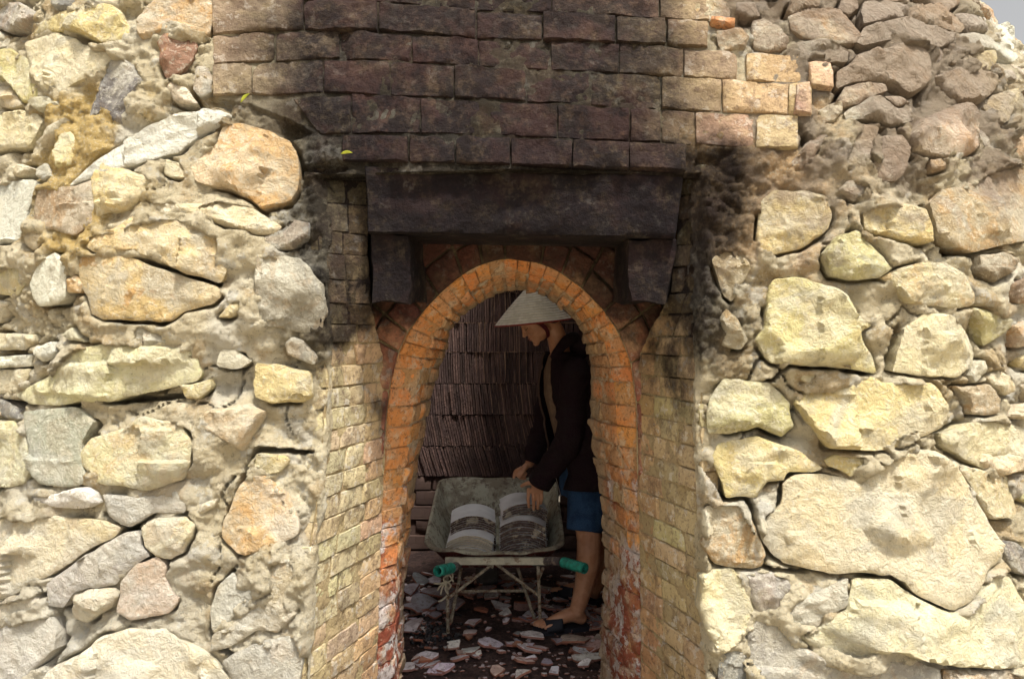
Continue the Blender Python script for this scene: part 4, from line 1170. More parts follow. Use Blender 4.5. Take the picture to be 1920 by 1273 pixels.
def nth(i): return "%d%s" % (i, "th" if 10 <= i % 100 <= 20 else {1: "st", 2: "nd", 3: "rd"}.get(i % 10, "th"))
lean = [0.0, 0.01, 0.02, 0.05, 0.09, 0.20, 0.26, 0.34]
rest = MB(); ntile = 0
ordn = ["top", "second", "third", "fourth", "fifth", "lowest"]
for k in range(len(tier_y) - 1):
    zt, zb = tz(tier_y[k]), tz(tier_y[k + 1]); H_ = zt - zb - 0.006
    al = lean[k]; meshes = [tile_mesh(H_ / math.cos(al), 900 + 10 * k + i) for i in range(5)]
    x = -1.35; bundle = 0; ba = 0; inrow = 0
    while x < 1.35:
        if bundle <= 0: bundle = tr_.integers(5, 13); ba = tr_.normal(0, 0.030); yb = tr_.normal(0, 0.005); cb = tr_.uniform(0.7, 1.25)
        bundle -= 1
        a_ = al + ba * 0.6 + tr_.normal(0, 0.006)
        y = TD + yb + tr_.normal(0, 0.0035) + 0.10 * x * x * 0.4 + (0.006 if k % 2 else 0)
        pxc = CX + F * x / TD; pxt = CX + F * (x - math.sin(a_) * H_) / TD
        me = meshes[tr_.integers(0, 5)]
        # limits of what the mouth and the person leave in view, tier by tier
        xl, xr = [(0, 0), (905, 1005), (845, 985), (832, 1035), (815, 1012), (806, 1012), (798, 1008)][k]
        if xl - 6 < pxc and pxt < xr + 6 and ntile < 300 and k > 0:
            o = bpy.data.objects.new("stacked_tile", me); COL.objects.link(o)
            o.location = (x, y, zb + tr_.normal(0, 0.0015)); o.rotation_euler = (0, -a_, tr_.normal(0, 0.02))
            c = np.array((0.088, 0.052, 0.044)) * cb * tr_.uniform(0.5, 1.45); o.color = (*c, 1)
            inrow += 1; ntile += 1
            tag(o, "dark tile on edge, %s from the left in the %s row stacked at the back" % (nth(inrow), ordn[k - 1]), "tile", "tiles stacked on edge in the %s row" % ordn[k - 1])
        else:
            Mx = Matrix.Translation((x, y, zb)) @ Matrix.Rotation(-a_, 4, 'Y')
            rest.add([Mx @ v.co for v in me.vertices], [tuple(p.vertices) for p in me.polygons])
        x += 0.0158 + tr_.uniform(-0.001, 0.0012)
ro = rest.build("stacked_tiles", M['tile'], None, False, (0.085, 0.050, 0.042))
tag(ro, "dark mass of tiles stacked in rows on the kiln ledge behind the person", "tiles", kind="stuff")
# the ledge they stand on
lz = tz(tier_y[-1])
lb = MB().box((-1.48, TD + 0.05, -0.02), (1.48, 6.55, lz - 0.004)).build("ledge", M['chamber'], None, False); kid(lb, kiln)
lr = np.random.default_rng(91); k = 0
for row in range(5):
    z1 = lz - 0.006 - row * 0.10; x = -0.75 + (row % 2) * 0.1
    while x < 0.75:
        w_ = lr.uniform(0.2, 0.24)
        q = [(x, TD + 0.03, z1 - 0.092), (x + w_ - 0.008, TD + 0.03, z1 - 0.092), (x + w_ - 0.008, TD + 0.03, z1), (x, TD + 0.03, z1)]
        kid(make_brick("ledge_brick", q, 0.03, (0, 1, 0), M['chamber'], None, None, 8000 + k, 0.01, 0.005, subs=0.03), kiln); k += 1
        x += w_

# ------------------------------------------------------------------ shards of broken tile on the floor
Ns = NT("shard")
cs = Ns.mix(Ns.ramp(Ns.noise(14, 5, 0.65), 0.35, 0.7), Ns.objcol(), Ns.mix(0.45, Ns.objcol(), (0.15, 0.10, 0.09)))
cs = Ns.mix(Ns.ramp(Ns.noise(45, 5, 0.7), 0.60, 0.72, 0, 0.5), cs, (0.10, 0.06, 0.05))
nrm = Ns.n("ShaderNodeSeparateXYZ"); Ns.l(Ns.tc.outputs["Normal"], nrm.inputs[0])
edge = Ns.ramp(Ns.math('ABSOLUTE', nrm.outputs[2]), 0.62, 0.45, 0, 0.85)          # raw red clay in the broken edge
cs = Ns.mix(edge, cs, (0.26, 0.085, 0.045))
M['shard'] = Ns.done(cs, 0.85, Ns.bump(Ns.noise(80, 5, 0.7), 0.4, 0.004), 0.25)
sh = np.random.default_rng(95)
def shard_mesh(rad, n, t, curve, seed, asp=1.0, poly=None):
    r = np.random.default_rng(seed)
    if poly is None:
        a = np.linspace(0, 6.283, n, endpoint=False) + r.normal(0, 0.28, n)
        rr = rad * r.uniform(0.65, 1.15, n); poly = np.c_[np.cos(a) * rr, np.sin(a) * rr * asp]
    poly = resample(np.asarray(poly, float), max(12, 3 * len(poly))); poly += r.normal(0, rad * 0.02, poly.shape)
    m = len(poly); V_ = []; F_ = []
    bend = lambda p: curve * (p[0] ** 2) / max(rad, .01)
    for zoff, f in ((0, 0.96), (0, 1.0), (t, 1.0), (t, 0.96)):
        for p in poly:
            V_.append((p[0] * f, p[1] * f, zoff * (1 if f == 1.0 else 1.04) - bend(p * f) + (0.001 if f < 1 and zoff else 0)))
    for k in range(3):
        for i in range(m): F_.append((k * m + i, k * m + (i + 1) % m, (k + 1) * m + (i + 1) % m, (k + 1) * m + i))
    mid = [(p[0] * 0.5, p[1] * 0.5, t * 1.04 - bend(p * 0.5)) for p in poly]
    b = len(V_); V_ += mid
    for i in range(m): F_.append((3 * m + i, 3 * m + (i + 1) % m, b + (i + 1) % m, b + i))
    V_.append((0, 0, t * 1.04)); c = len(V_) - 1
    for i in range(m): F_.append((b + i, b + (i + 1) % m, c))
    F_.append(tuple(range(m - 1, -1, -1)))
    return V_, F_
GREY, PALE, RED, DARK, PINK = (0.54, 0.50, 0.52), (0.72, 0.68, 0.68), (0.38, 0.17, 0.115), (0.26, 0.245, 0.27), (0.55, 0.41, 0.36)
BIG = [ # px, py, radius px, colour, curve, label
 (798, 1243, 30, PALE, 0.0, "pale four sided tile shard near the foot of the left jamb"),
 (832, 1262, 27, PALE, 0.0, "rounded pale shard at the front edge, left of the middle"),
 (994, 1222, 25, PALE, 0.0, "pale squarish tile shard in front of the near sandal"),
 (998, 1198, 24, PALE, 0.0, "cracked pale tile piece just in front of the sandal toes"),
 (915, 1212, 30, GREY, 0.1, "long grey curved tile shard in the middle of the floor"),
 (881, 1228, 22, PALE, 0.0, "long light shard with red broken edge left of the middle"),
 (892, 1172, 16, PALE, 0.0, "pointed pale shard lying alone on bare dirt"),
 (882, 1193, 16, GREY, 0.0, "grey shard right of the coal heap"),
 (980, 1246, 18, PINK, 0.0, "pinkish shard at the front edge with a red broken side"),
 (1080, 1205, 34, PINK, 0.1, "large pinkish curved tile piece behind the near heel"),
 (1108, 1215, 28, PINK, 0.1, "pinkish tile piece leaning on the right jamb foot"),
 (1105, 1240, 34, GREY, 0.0, "long flat tile strip lowest beside the right jamb"),
 (1090, 1228, 30, GREY, 0.0, "long flat tile strip above the lowest one by the right jamb"),
 (800, 1142, 34, DARK, 0.5, "large curved dark grey tile half among the left debris"),
 (775, 1150, 30, DARK, 0.4, "curved dark grey tile piece beside the left jamb"),
 (822, 1125, 34, DARK, 0.5, "dark curved tile half under the left handle"),
 (846, 1140, 26, DARK, 0.4, "dark curved tile piece at the left barrow legs"),
 (768, 1118, 28, DARK, 0.4, "dark tile half behind the left jamb, far left"),
 (788, 1098, 24, DARK, 0.4, "far dark tile half in the left corner"),
 (772, 1182, 26, GREY, 0.2, "grey tile shard between coal heap and left jamb"),
 (905, 1150, 15, RED, 0.0, "reddish pointed shard under the barrow"),
 (938, 1142, 20, GREY, 0.0, "grey shard left of the stacked red tile pieces"),
 (950, 1155, 14, PALE, 0.0, "small pale shard left of the lower red tile piece"),
 (948, 1172, 10, PALE, 0.0, "tiny pale three cornered shard on bare dirt"),
 (1025, 1108, 16, PALE, 0.0, "pale shard right of the barrow brace"),
 (998, 1098, 14, PALE, 0.0, "small pale square shard behind the right barrow leg"),
 (1060, 1160, 24, PINK, 0.0, "long pinkish shard right of the heel strap"),
 (920, 1125, 16, PALE, 0.0, "pale shard just behind the barrow crossbar"),
 (945, 1128, 16, GREY, 0.0, "flat grey shard behind the barrow crossbar, right one"),
 (860, 1240, 24, GREY, 0.0, "narrow cream tile strip beside the rounded front shard"),
 (760, 1260, 20, PALE, 0.0, "white shard leaning against the left jamb foot"),
]
ranks = 0
for i, (px, py, rp, col, cv, lab) in enumerate(BIG):
    p = on_floor(px, py, 0.012); rad = 1.15 * rp / F * p.y
    asp = 0.35 if 'strip' in lab else sh.uniform(0.75, 1.2)
    V_, F_ = shard_mesh(rad, int(sh.integers(4, 7)), 0.010, cv, 9000 + i, asp)
    o = mesh_obj("tile_shard", V_, F_, M['shard'], None, True, vary(col, sh, 0.12), 30)
    o.location = p + Vector((0, 0, cv * rad * 0.7)); o.rotation_euler = (sh.normal(0.14, 0.10), sh.normal(0, 0.12), sh.uniform(-0.5, 0.5) if 'strip' in lab else sh.uniform(0, 6.28))
    tag(o, lab, "tile shard", "shards on the kiln floor")
small = [shard_mesh(0.03, int(sh.integers(3, 6)), 0.0085, 0.0, 9500 + i, sh.uniform(0.6, 1.1)) for i in range(14)]
smes = []
for V_, F_ in small:
    me = bpy.data.meshes.new("tile_shard"); me.from_pydata(V_, [], F_); me.update(); me.materials.append(M['shard']); smes.append(me)
cnt = 0; smalls = []
while cnt < 262:
    py = sh.uniform(1078, 1275) if sh.random() < 0.6 else sh.uniform(1085, 1180)
    px = sh.uniform(752, 1140)
    bare = (850 < px < 985 and 1130 < py < 1200) or (845 < px < 960 and py > 1235)
    if bare and sh.random() < 0.9: continue
    if px > 985 and py > 1090 and sh.random() < 0.0: continue
    p = on_floor(px, py, sh.uniform(0.002, 0.022))
    o = bpy.data.objects.new("tile_shard", smes[sh.integers(0, 14)]); COL.objects.link(o)
    o.location = p; s_ = 0.5 + 1.6 * sh.random() ** 1.4; o.scale = (s_, s_, 1)
    o.rotation_euler = (sh.normal(0.05, 0.16), sh.normal(0, 0.16), sh.uniform(0, 6.28))
    ck_ = int(sh.choice(5, p=[.40, .26, .08, .14, .12])); o.color = (*vary([GREY, PALE, RED, DARK, PINK][ck_], sh, 0.2), 1)
    band = 0 if py > 1215 else (1 if py > 1150 else 2)
    smalls.append((band, ck_, px, o)); cnt += 1
for band in range(3):
    for ck_ in range(5):
        row_ = sorted((t_ for t_ in smalls if t_[0] == band and t_[1] == ck_), key=lambda t_: t_[2])
        for i_, t_ in enumerate(row_):
            tag(t_[3], "small %s tile shard, %s from the left of its colour %s" % (["grey", "pale", "red", "dark", "pinkish"][ck_], nth(i_ + 1), ["along the front edge", "round the barrow feet", "under and behind the barrow"][band]), "tile shard", "small shards on the kiln floor")

# the finest litter of chips between them
lit = MB(); lr2 = np.random.default_rng(99)
for i in range(480):
    px, py = lr2.uniform(745, 1145), 1076 + 205 * lr2.random() ** 1.1
    if 850 < px < 985 and 1130 < py < 1200 and lr2.random() < 0.75: continue
    p = on_floor(px, py, lr2.uniform(0.0, 0.012)); V_, F_ = small[lr2.integers(0, 14)]; s_ = lr2.uniform(0.14, 0.55)
    Mx = Matrix.Translation(p) @ Matrix.Rotation(lr2.uniform(0, 6.28), 4, 'Z') @ Matrix.Rotation(lr2.normal(0, 0.25), 4, 'X')
    lit.add([Mx @ Vector((v[0] * s_, v[1] * s_, v[2] * (0.22 + 0.3 * s_))) for v in V_], F_)
lo_ = lit.build("shard_litter", M['shard'], None, True, (0.36, 0.31, 0.31))
tag(lo_, "fine litter of broken tile chips between the larger shards", "chips", kind="stuff")

# two curved reddish tile pieces stacked behind the barrow leg
def arc_tile(w, L, sag, t, n=10, lenseg=3, seed=0):
    r = np.random.default_rng(seed); R_ = (w * w / 4 + sag * sag) / (2 * sag); a0 = math.asin(w / 2 / R_)
    V_ = []; F_ = []
    for j in range(lenseg + 1):
        y = L * j / lenseg
        for i in range(n + 1):
            a = -a0 + 2 * a0 * i / n
            for rr in (R_, R_ - t):
                e = r.normal(0, 0.0006)
                V_.append(((rr + e) * math.sin(a), y + (r.normal(0, 0.0012) if j in (0, lenseg) else 0), (rr + e) * math.cos(a) - (R_ - sag)))
    m = 2 * (n + 1)
    for j in range(lenseg):
        for i in range(n):
            a = j * m + 2 * i
            F_ += [(a, a + 2, a + 2 + m, a + m), (a + 1, a + 1 + m, a + 3 + m, a + 3)]
        F_ += [(j * m, j * m + m, j * m + m + 1, j * m + 1), (j * m + m - 2, j * m + m - 1, j * m + 2 * m - 1, j * m + 2 * m - 2)]
    for i in range(n):
        a = 2 * i; F_.append((a, a + 1, a + 3, a + 2)); b = lenseg * m + 2 * i; F_.append((b, b + 2, b + 3, b + 1))
    return V_, F_
for px, py, dz, lab in ((981, 1168, 0.02, "reddish curved tile piece lying in front, beside the barrow leg"), (984, 1150, 0.05, "reddish curved tile piece propped behind its twin by the barrow leg")):
    V_, F_ = arc_tile(0.115, 0.05, 0.012, 0.014)
    o = mesh_obj("tile_piece", V_, F_, M['shard'], None, False, (0.36, 0.20, 0.165)); p = on_floor(px, py, dz); o.location = p; o.rotation_euler = (1.15, math.pi, 0.05)
    tag(o, lab, "tile piece")

# glassy black clinker heaped by the left barrow leg
cl = MB(); cr_ = np.random.default_rng(97)
for i in range(230):
    px, py = cr_.normal(806, 22), cr_.normal(1190, 14)
    if i > 150: px, py = cr_.uniform(770, 870), cr_.uniform(1150, 1215)
    p = on_floor(px, py, cr_.uniform(0, 0.03) if i < 150 else 0.004); r_ = cr_.uniform(0.004, 0.012)
    n0 = len(cl.v); cl.ball(p, (r_ * cr_.uniform(.7, 1.4), r_ * cr_.uniform(.7, 1.4), r_ * cr_.uniform(.6, 1.1)), 6, 4, Matrix.Rotation(cr_.uniform(0, 6), 3, 'Z') @ Matrix.Rotation(cr_.uniform(0, 3), 3, 'X'))
    for q in range(n0, len(cl.v)): cl.v[q] = tuple(np.array(cl.v[q]) + cr_.normal(0, r_ * 0.16, 3))
M['coal'] = mat_plain("clinker", (0.008, 0.008, 0.011), 0.22, 0.2, 30, 0.5, 0.7)
co = cl.build("clinker_heap", M['coal'], None, False)
tag(co, "glittering black clinker heap by the left barrow leg", "clinker", kind="stuff")

# two fallen leaves on the ledges above the lintel
M['leaf'] = mat_plain("leaf", (0.42, 0.46, 0.05), 0.6, 0.2, 60, 0.2)
for (px, py, ln, ang, lab) in ((661, 303, 0.022, 0.1, "yellow green fallen leaf on the ledge at the left end of the lintel"), (467, 200, 0.024, 0.8, "thin yellow green leaf caught in the mortar left of the dark bricks")):
    s_, z_ = surf([px], [py]); p = S(s_, z_, np.array([0.055]) + und(s_, z_))[0]
    V_ = []; n = 8
    for i in range(n + 1):
        t = i / n; w_ = 0.0045 * math.sin(math.pi * min(t * 0.96 + 0.03, 1)); zc = 0.004 * math.sin(3 * t)
        for sgn in (-1, 0, 1): V_.append(((t - 0.5) * ln * 1.6, -0.002 * abs(sgn), sgn * w_ + zc))
    F_ = []
    for i in range(n):
        for k in range(2): a = 3 * i + k; F_.append((a, a + 3, a + 4, a + 1))
    o = mesh_obj("fallen_leaf", V_, F_, M['leaf']); o.location = p; o.rotation_euler = (0.5, -ang, 0.1)
    md = o.modifiers.new("t", 'SOLIDIFY'); md.thickness = 0.0008
    tag(o, lab, "leaf", "fallen leaves on the masonry")

# ------------------------------------------------------------------ wheelbarrow
M['tray_in'] = None
Nw = NT("tray_metal")
xx, yy, zz = Nw.sep()
nin = Nw.noise(7, 6, 0.7)
cin = Nw.mix(Nw.ramp(nin, 0.38, 0.66), (0.36, 0.345, 0.27), (0.20, 0.17, 0.125))
cin = Nw.mix(Nw.ramp(Nw.noise(24, 6, 0.75), 0.56, 0.70, 0, 0.8), cin, (0.10, 0.07, 0.055))
cout = Nw.mix(Nw.ramp(Nw.noise(12, 5, 0.7), 0.4, 0.66), (0.15, 0.030, 0.024), (0.075, 0.020, 0.016))
cout = Nw.mix(Nw.ramp(Nw.noise(30, 5, 0.75), 0.60, 0.70, 0, 0.7), cout, (0.26, 0.18, 0.14))
att = Nw.n("ShaderNodeAttribute"); att.attribute_name = "inner"
cw_ = Nw.mix(att.outputs["Fac"], cout, cin)
M['tray'] = Nw.done(cw_, 0.75, Nw.bump(Nw.noise(50, 5, 0.7), 0.4, 0.005), 0.3)
M['rust'] = mat_plain("rusted_rod", (0.46, 0.39, 0.29), 0.8, 0.45, 60, 0.6, 0.3, 0.0, 0.55, (0.16, 0.08, 0.045))
M['rail'] = mat_plain("cream_painted_steel", (0.55, 0.52, 0.40), 0.6, 0.2, 30, 0.4, 0.3, 0.0, 0.62, (0.22, 0.14, 0.09))
M['tube'] = mat_plain("dark_steel_tube", (0.10, 0.085, 0.085), 0.55, 0.4, 40, 0.4, 0.4, 0.0, 0.58, (0.30, 0.24, 0.19))
M['grip'] = mat_plain("green_grip", (0.03, 0.32, 0.24), 0.45, 0.35, 45, 0.3, 0.4, 0.0, 0.60, (0.02, 0.10, 0.08))
M['gripcut'] = mat_plain("grip_end", (0.36, 0.55, 0.46), 0.6, 0.2, 40, 0.2)
M['tyre'] = mat_plain("dusty_rubber", (0.17, 0.15, 0.135), 0.9, 0.4, 25, 0.6, 0.2)
M['string'] = mat_plain("string", (0.62, 0.56, 0.42), 0.9, 0.2, 80, 0.4)

wb = empty("wheelbarrow", (-0.087, 4.0, 0.0))
tag(wb, "worn wheelbarrow with green handle grips and a red painted tray of tiles", "wheelbarrow")
WBI = Matrix.Translation((0.087, -4.0, 0.0))
def wkid(o, parent=wb):
    o.parent = parent
    if parent is wb: o.matrix_parent_inverse = WBI
    return o
XC = -0.087
def rrect(x0, x1, y0, y1, r, zf, n=9, skew=0.0):
    pts = []
    for (cx_, cy_, a0) in ((x1 - r, y0 + r, -math.pi / 2), (x1 - r, y1 - r, 0), (x0 + r, y1 - r, math.pi / 2), (x0 + r, y0 + r, math.pi)):
        for i in range(n):
            a = a0 + math.pi / 2 * i / (n - 1); x = cx_ + r * math.cos(a); y = cy_ + r * math.sin(a); pts.append((x, y, zf(x, y)))
    # straight sides get extra points
    out = []
    for i in range(len(pts)):
        p, q = Vector(pts[i]), Vector(pts[(i + 1) % len(pts)]); m = max(1, int((q - p).length / 0.05))
        for k in range(m): 
            v = p.lerp(q, k / m); out.append((v.x, v.y, zf(v.x, v.y)))
    return out
HWX = 0.335
TY0, TY1 = 3.90, 4.74
rimz = lambda x, y: 0.430 + (y - TY0) * (0.195 / (TY1 - TY0)) + 0.02 * ((x - XC) / HWX) ** 2 * 0.5 + 0.0025 * math.sin(31 * x + 3) - (0.010 if y < TY0 + 0.01 and -0.23 < x < 0.08 else 0)
rim = rrect(XC - HWX, XC + HWX, TY0, TY1, 0.105, rimz)
m = len(rim); cx_, cy_ = XC, 4.30
def ring_at(f, z0, yoff=0.0):
    """tray section: 0 = rim, 1 = floor"""
    out = []
    for (x, y, z) in rim:
        fx = XC + (x - XC) * (1 - 0.30 * f); fy = 4.26 + (y - 4.26) * (1 - 0.34 * f) + yoff * f
        out.append((fx, fy, z * (1 - f) + (0.318 + 0.0 * (fy - 4.2)) * f))
    return out
inner_r = [ring_at(f, 0) for f in (0.0, 0.12, 0.35, 0.65, 0.88, 0.97, 1.0)]
def offs(ring, d):
    return [(x + d * (x - cx_) / max(abs(x - cx_), 0.15), y + d * (y - cy_) / max(abs(y - cy_), 0.15), z - 0.004) for x, y, z in ring]
lip = offs(inner_r[0], 0.014); lip2 = [(x, y, z - 0.008) for x, y, z in offs(inner_r[0], 0.017)]; lip3 = [(x, y, z - 0.010) for x, y, z in offs(inner_r[0], 0.008)]
outer_r = [[(x, y, z - 0.008) for x, y, z in offs(r_, 0.006)] for r_ in inner_r]
tb = MB(); allr = list(reversed(inner_r)) + [lip, lip2, lip3] + outer_r[1:]
tb.loft(allr, True, True)
tray = tb.build("tray", M['tray'])
atr = tray.data.attributes.new("inner", 'FLOAT', 'POINT')
ni = len(inner_r) * m
atr.data.foreach_set("value", np.r_[np.ones(ni + 2 * m), np.zeros(len(tray.data.vertices) - ni - 2 * m)].astype(np.float32))
wkid(tray)
# crossbar under the near end, handles, grips
cb = MB(); p0, p1 = Vector(px3(835, 1049, 3.885)), Vector(px3(1029, 1046, 3.885))
cb.box((p0.x, 3.873, 0.362), (p1.x, 3.897, 0.395)); wkid(cb.build("crossbar", M['rail'], None, False))
for side, pts, gp in (("l", [(-0.27, 4.55, 0.315), (-0.275, 4.05, 0.332), (-0.266, 3.92, 0.345), (-0.280, 3.80, 0.372)], [(-0.287, 3.77, 0.378), (-0.338, 3.64, 0.402)]),
                      ("r", [(0.085, 4.55, 0.315), (0.10, 4.05, 0.332), (0.120, 3.95, 0.350), (0.185, 3.86, 0.386), (0.236, 3.80, 0.398)], [(0.243, 3.79, 0.399), (0.337, 3.68, 0.402)])):
    h = wkid(MB().tube(pts, 0.021, 14).build("handle", M['tube']))
    a, b = Vector(gp[0]), Vector(gp[1]); n = 14
    gl = MB(); gl.tube([a.lerp(b, i / n) for i in range(n + 1)], [0.0240 + 0.0022 * (i % 2) for i in range(n + 1)], 18, False)
    gi = [b, a.lerp(b, 0.35)]
    gl.tube([b, b + (b - a) * 0.01], [0.0250, 0.018], 18, False)
    gl.tube([b + (b - a) * 0.01, a.lerp(b, 0.3)], [0.018, 0.017], 18, False); gl.tube([a, a - (b - a) * 0.02], [0.0240, 0.018], 18, True)
    g = gl.build("grip", M['grip']); g.parent = h
# legs and braces of bent reinforcing bar
for a, b in (((838, 1062, 3.86), (840, 1186, 3.90)), ((866, 1058, 4.05), (845, 1168, 4.02)), ((1009, 1062, 3.86), (1013, 1172, 3.97)), ((968, 1056, 4.05), (1003, 1162, 4.05))):
    A_, B_ = Vector(px3(*a)), Vector(px3(*b)); B_.z = max(B_.z, 0.004)
    pts = [A_.lerp(B_, i / 20) for i in range(21)]
    wkid(MB().tube(pts, [0.0082 + 0.0007 * (i % 2) for i in range(21)], 9).build("leg", M['rust']))
for a, b in (((925, 1056, 3.90), (842, 1120, 3.885)), ((929, 1056, 3.90), (1010, 1116, 3.92)), ((864, 1108, 4.04), (988, 1107, 4.06)), ((1010, 1085, 3.90), (1018, 1065, 3.86))):
    A_, B_ = Vector(px3(*a)), Vector(px3(*b)); pts = [A_.lerp(B_, i / 20) for i in range(21)]
    wkid(MB().tube(pts, [0.0072 + 0.0006 * (i % 2) for i in range(21)], 8).build("brace", M['rust']))
# wheel
wc = Vector(((914 - CX) / F * 4.72, 4.72, 0.185)); ty = MB(); prof_ = [(-0.058, 0.12), (-0.066, 0.150), (-0.058, 0.178), (-0.03, 0.185), (0.03, 0.185), (0.058, 0.178), (0.066, 0.150), (0.058, 0.12)]
rg = []
for i in range(36):
    a = 2 * math.pi * i / 36; rg.append([(wc.x + u, wc.y + math.cos(a) * r_, wc.z + math.sin(a) * r_) for u, r_ in prof_])
ty.loft(rg + [rg[0]], False, False); wheel = wkid(ty.build("wheel", M['tyre']))
hb = MB().tube([wc + Vector((-0.05, 0, 0)), wc + Vector((0.05, 0, 0))], 0.122, 24); o = hb.build("rim", M['rust']); o.parent = wheel
ax_ = MB().tube([wc + Vector((-0.15, 0, 0)), wc + Vector((0.15, 0, 0))], 0.012, 10); ax_.tube([wc + Vector((-0.15, 0, 0)), (-0.27, 4.5, 0.315)], 0.018, 10); ax_.tube([wc + Vector((0.15, 0, 0)), (0.085, 4.5, 0.315)], 0.018, 10)
wkid(ax_.build("wheel_fork", M['tube']))
# string knotted round the left leg
sg = MB(); c0 = Vector(px3(841, 1078, 3.85))
def sp3(*a): return [Vector(px3(*q)) for q in a]
def smooth(pts, n=8):
    pts = [Vector(p) for p in pts]; out = []
    for i in range(len(pts) - 1):
        p0, p1, p2, p3 = pts[max(i - 1, 0)], pts[i], pts[i + 1], pts[min(i + 2, len(pts) - 1)]
        for k in range(n):
            t = k / n; out.append(0.5 * ((2 * p1) + (p2 - p0) * t + (2 * p0 - 5 * p1 + 4 * p2 - p3) * t * t + (3 * p1 - p0 - 3 * p2 + p3) * t ** 3))
    return out + [pts[-1]]
for pts in ([(838, 1070, 3.845), (848, 1075, 3.84), (847, 1086, 3.84), (836, 1092, 3.84), (832, 1084, 3.84), (842, 1078, 3.835), (850, 1090, 3.845)], [(836, 1090, 3.84), (826, 1098, 3.83), (820, 1106, 3.83)], [(836, 1091, 3.84), (829, 1102, 3.83), (826, 1114, 3.83)], [(837, 1092, 3.84), (835, 1104, 3.835), (840, 1113, 3.83)], [(832, 1092, 3.84), (822, 1094, 3.83), (813, 1093, 3.82)], [(834, 1088, 3.84), (845, 1096, 3.85), (841, 1104, 3.85)], [(838, 1116, 3.86), (830, 1124, 3.85), (822, 1127, 3.85)]):
    sg.tube(smooth(sp3(*pts)), 0.0042, 6)
wkid(sg.build("string", M['string']))

# ------------------------------------------------------------------ tiles loaded in the barrow
Nb = NT("curved_tile")
nz_ = Nb.n("ShaderNodeSeparateXYZ"); Nb.l(Nb.tc.outputs["Normal"], nz_.inputs[0])
topf = Nb.ramp(nz_.outputs[2], 0.35, 0.6)
ctop = Nb.mix(Nb.noise(9, 4), (0.72, 0.73, 0.75), (0.56, 0.56, 0.58))
obx = Nb.objcol()
cend = Nb.mix(Nb.ramp(Nb.noise(16, 4, 0.6), 0.60, 0.65, 0, 0.85), obx, (0.42, 0.37, 0.29))
cend = Nb.mix(Nb.ramp(Nb.noise(60, 4, 0.7), 0.60, 0.70, 0, 0.6), cend, (0.36, 0.31, 0.25))
M['btile'] = Nb.done(Nb.mix(topf, cend, ctop), 0.75, Nb.bump(Nb.noise(70, 5, 0.7), 0.35, 0.004), 0.25)
tm = []
for s_ in range(4):
    V_, F_ = arc_tile(0.235, 0.27, 0.038, 0.0093, 14, 2, 70 + s_)
    me = bpy.data.meshes.new("curved_tile"); me.from_pydata(V_, [], F_); me.update(); me.materials.append(M['btile'])
    me.polygons.foreach_set("use_smooth", np.ones(len(me.polygons), dtype=bool)); me.set_sharp_from_angle(angle=math.radians(40)); tm.append(me)
DK, LT, BK = (0.085, 0.058, 0.05), (0.45, 0.40, 0.32), (0.05, 0.05, 0.058)
PILES = [  # x centre, y of the near end, base z, count, roll, colour of ends, name
 (-0.200, 4.12, 0.322, 17, 0.04, 0.05, DK, "back left pile in the barrow"),
 (-0.213, 3.985, 0.322, 11, 0.03, 0.00, LT, "front left pile in the barrow"),
 (0.070, 4.14, 0.322, 22, 0.06, 0.07, DK, "back right pile in the barrow"),
 (0.055, 4.02, 0.322, 17, 0.05, -0.01, DK, "front right pile in the barrow"),
]
pr = np.random.default_rng(72)
for (xc, y0, zb_, n, pit, yaw, colr, nm) in PILES:
    for i in range(n):
        o = bpy.data.objects.new("curved_tile", tm[pr.integers(0, 4)]); COL.objects.link(o)
        o.location = (xc + pr.normal(0, 0.002) + yaw * 0.0, y0 - 0.0035 * (n - i) * pit * 6 + pr.normal(0, 0.0042), zb_ + i * 0.01145)
        o.rotation_euler = (0.02, pr.normal(0, 0.006), yaw + pr.normal(0, 0.008))
        c = np.array(BK if (nm.startswith("front right") and i < 4) else colr) * pr.uniform(0.8, 1.25); o.color = (*c, 1)
        last = i == n - 1
        tag(o, ("topmost curved tile of the " if last else "curved tile, %s from the bottom of the " % nth(i + 1)) + nm, "tile", "tiles of the " + nm)
# ------------------------------------------------------------------ person
Nk = NT("skin")
ck = Nk.mix(Nk.ramp(Nk.noise(18, 4), 0.35, 0.7), (0.52, 0.275, 0.165), (0.45, 0.22, 0.125))
M['skin'] = Nk.done(ck, 0.5, Nk.bump(Nk.noise(140, 4, 0.6), 0.12, 0.002), 0.35)
Nk.b.inputs["Subsurface Weight"].default_value = 0.12
Nk.b.inputs["Subsurface Radius"].default_value = (0.01, 0.004, 0.002)
M['hair'] = mat_plain("hair", (0.012, 0.009, 0.008), 0.4, 0.3, 90, 0.6, 0.4)
M['jacket'] = mat_plain("jacket_cloth", (0.017, 0.0085, 0.012), 0.9, 0.45, 14, 0.5, 0.15)
M['trim'] = mat_plain("jacket_lining", (0.085, 0.055, 0.045), 0.9, 0.2, 40, 0.3, 0.15)
M['shirt'] = mat_plain("shirt_cloth", (0.23, 0.165, 0.115), 0.9, 0.2, 25, 0.4, 0.15)
Nd = NT("denim")
cd = Nd.mix(Nd.ramp(Nd.noise(16, 4, 0.6), 0.35, 0.7), (0.024, 0.062, 0.140), (0.015, 0.040, 0.095))
cd = Nd.mix(Nd.ramp(Nd.noise(320, 3, 0.7), 0.52, 0.7, 0, 0.4), cd, (0.07, 0.13, 0.24))
M['denim'] = Nd.done(cd, 0.9, Nd.bump(Nd.noise(420, 3, 0.7), 0.4, 0.002), 0.15)
M['sandal'] = mat_plain("rubber_sandal", (0.016, 0.018, 0.026), 0.6, 0.2, 40, 0.2, 0.35)
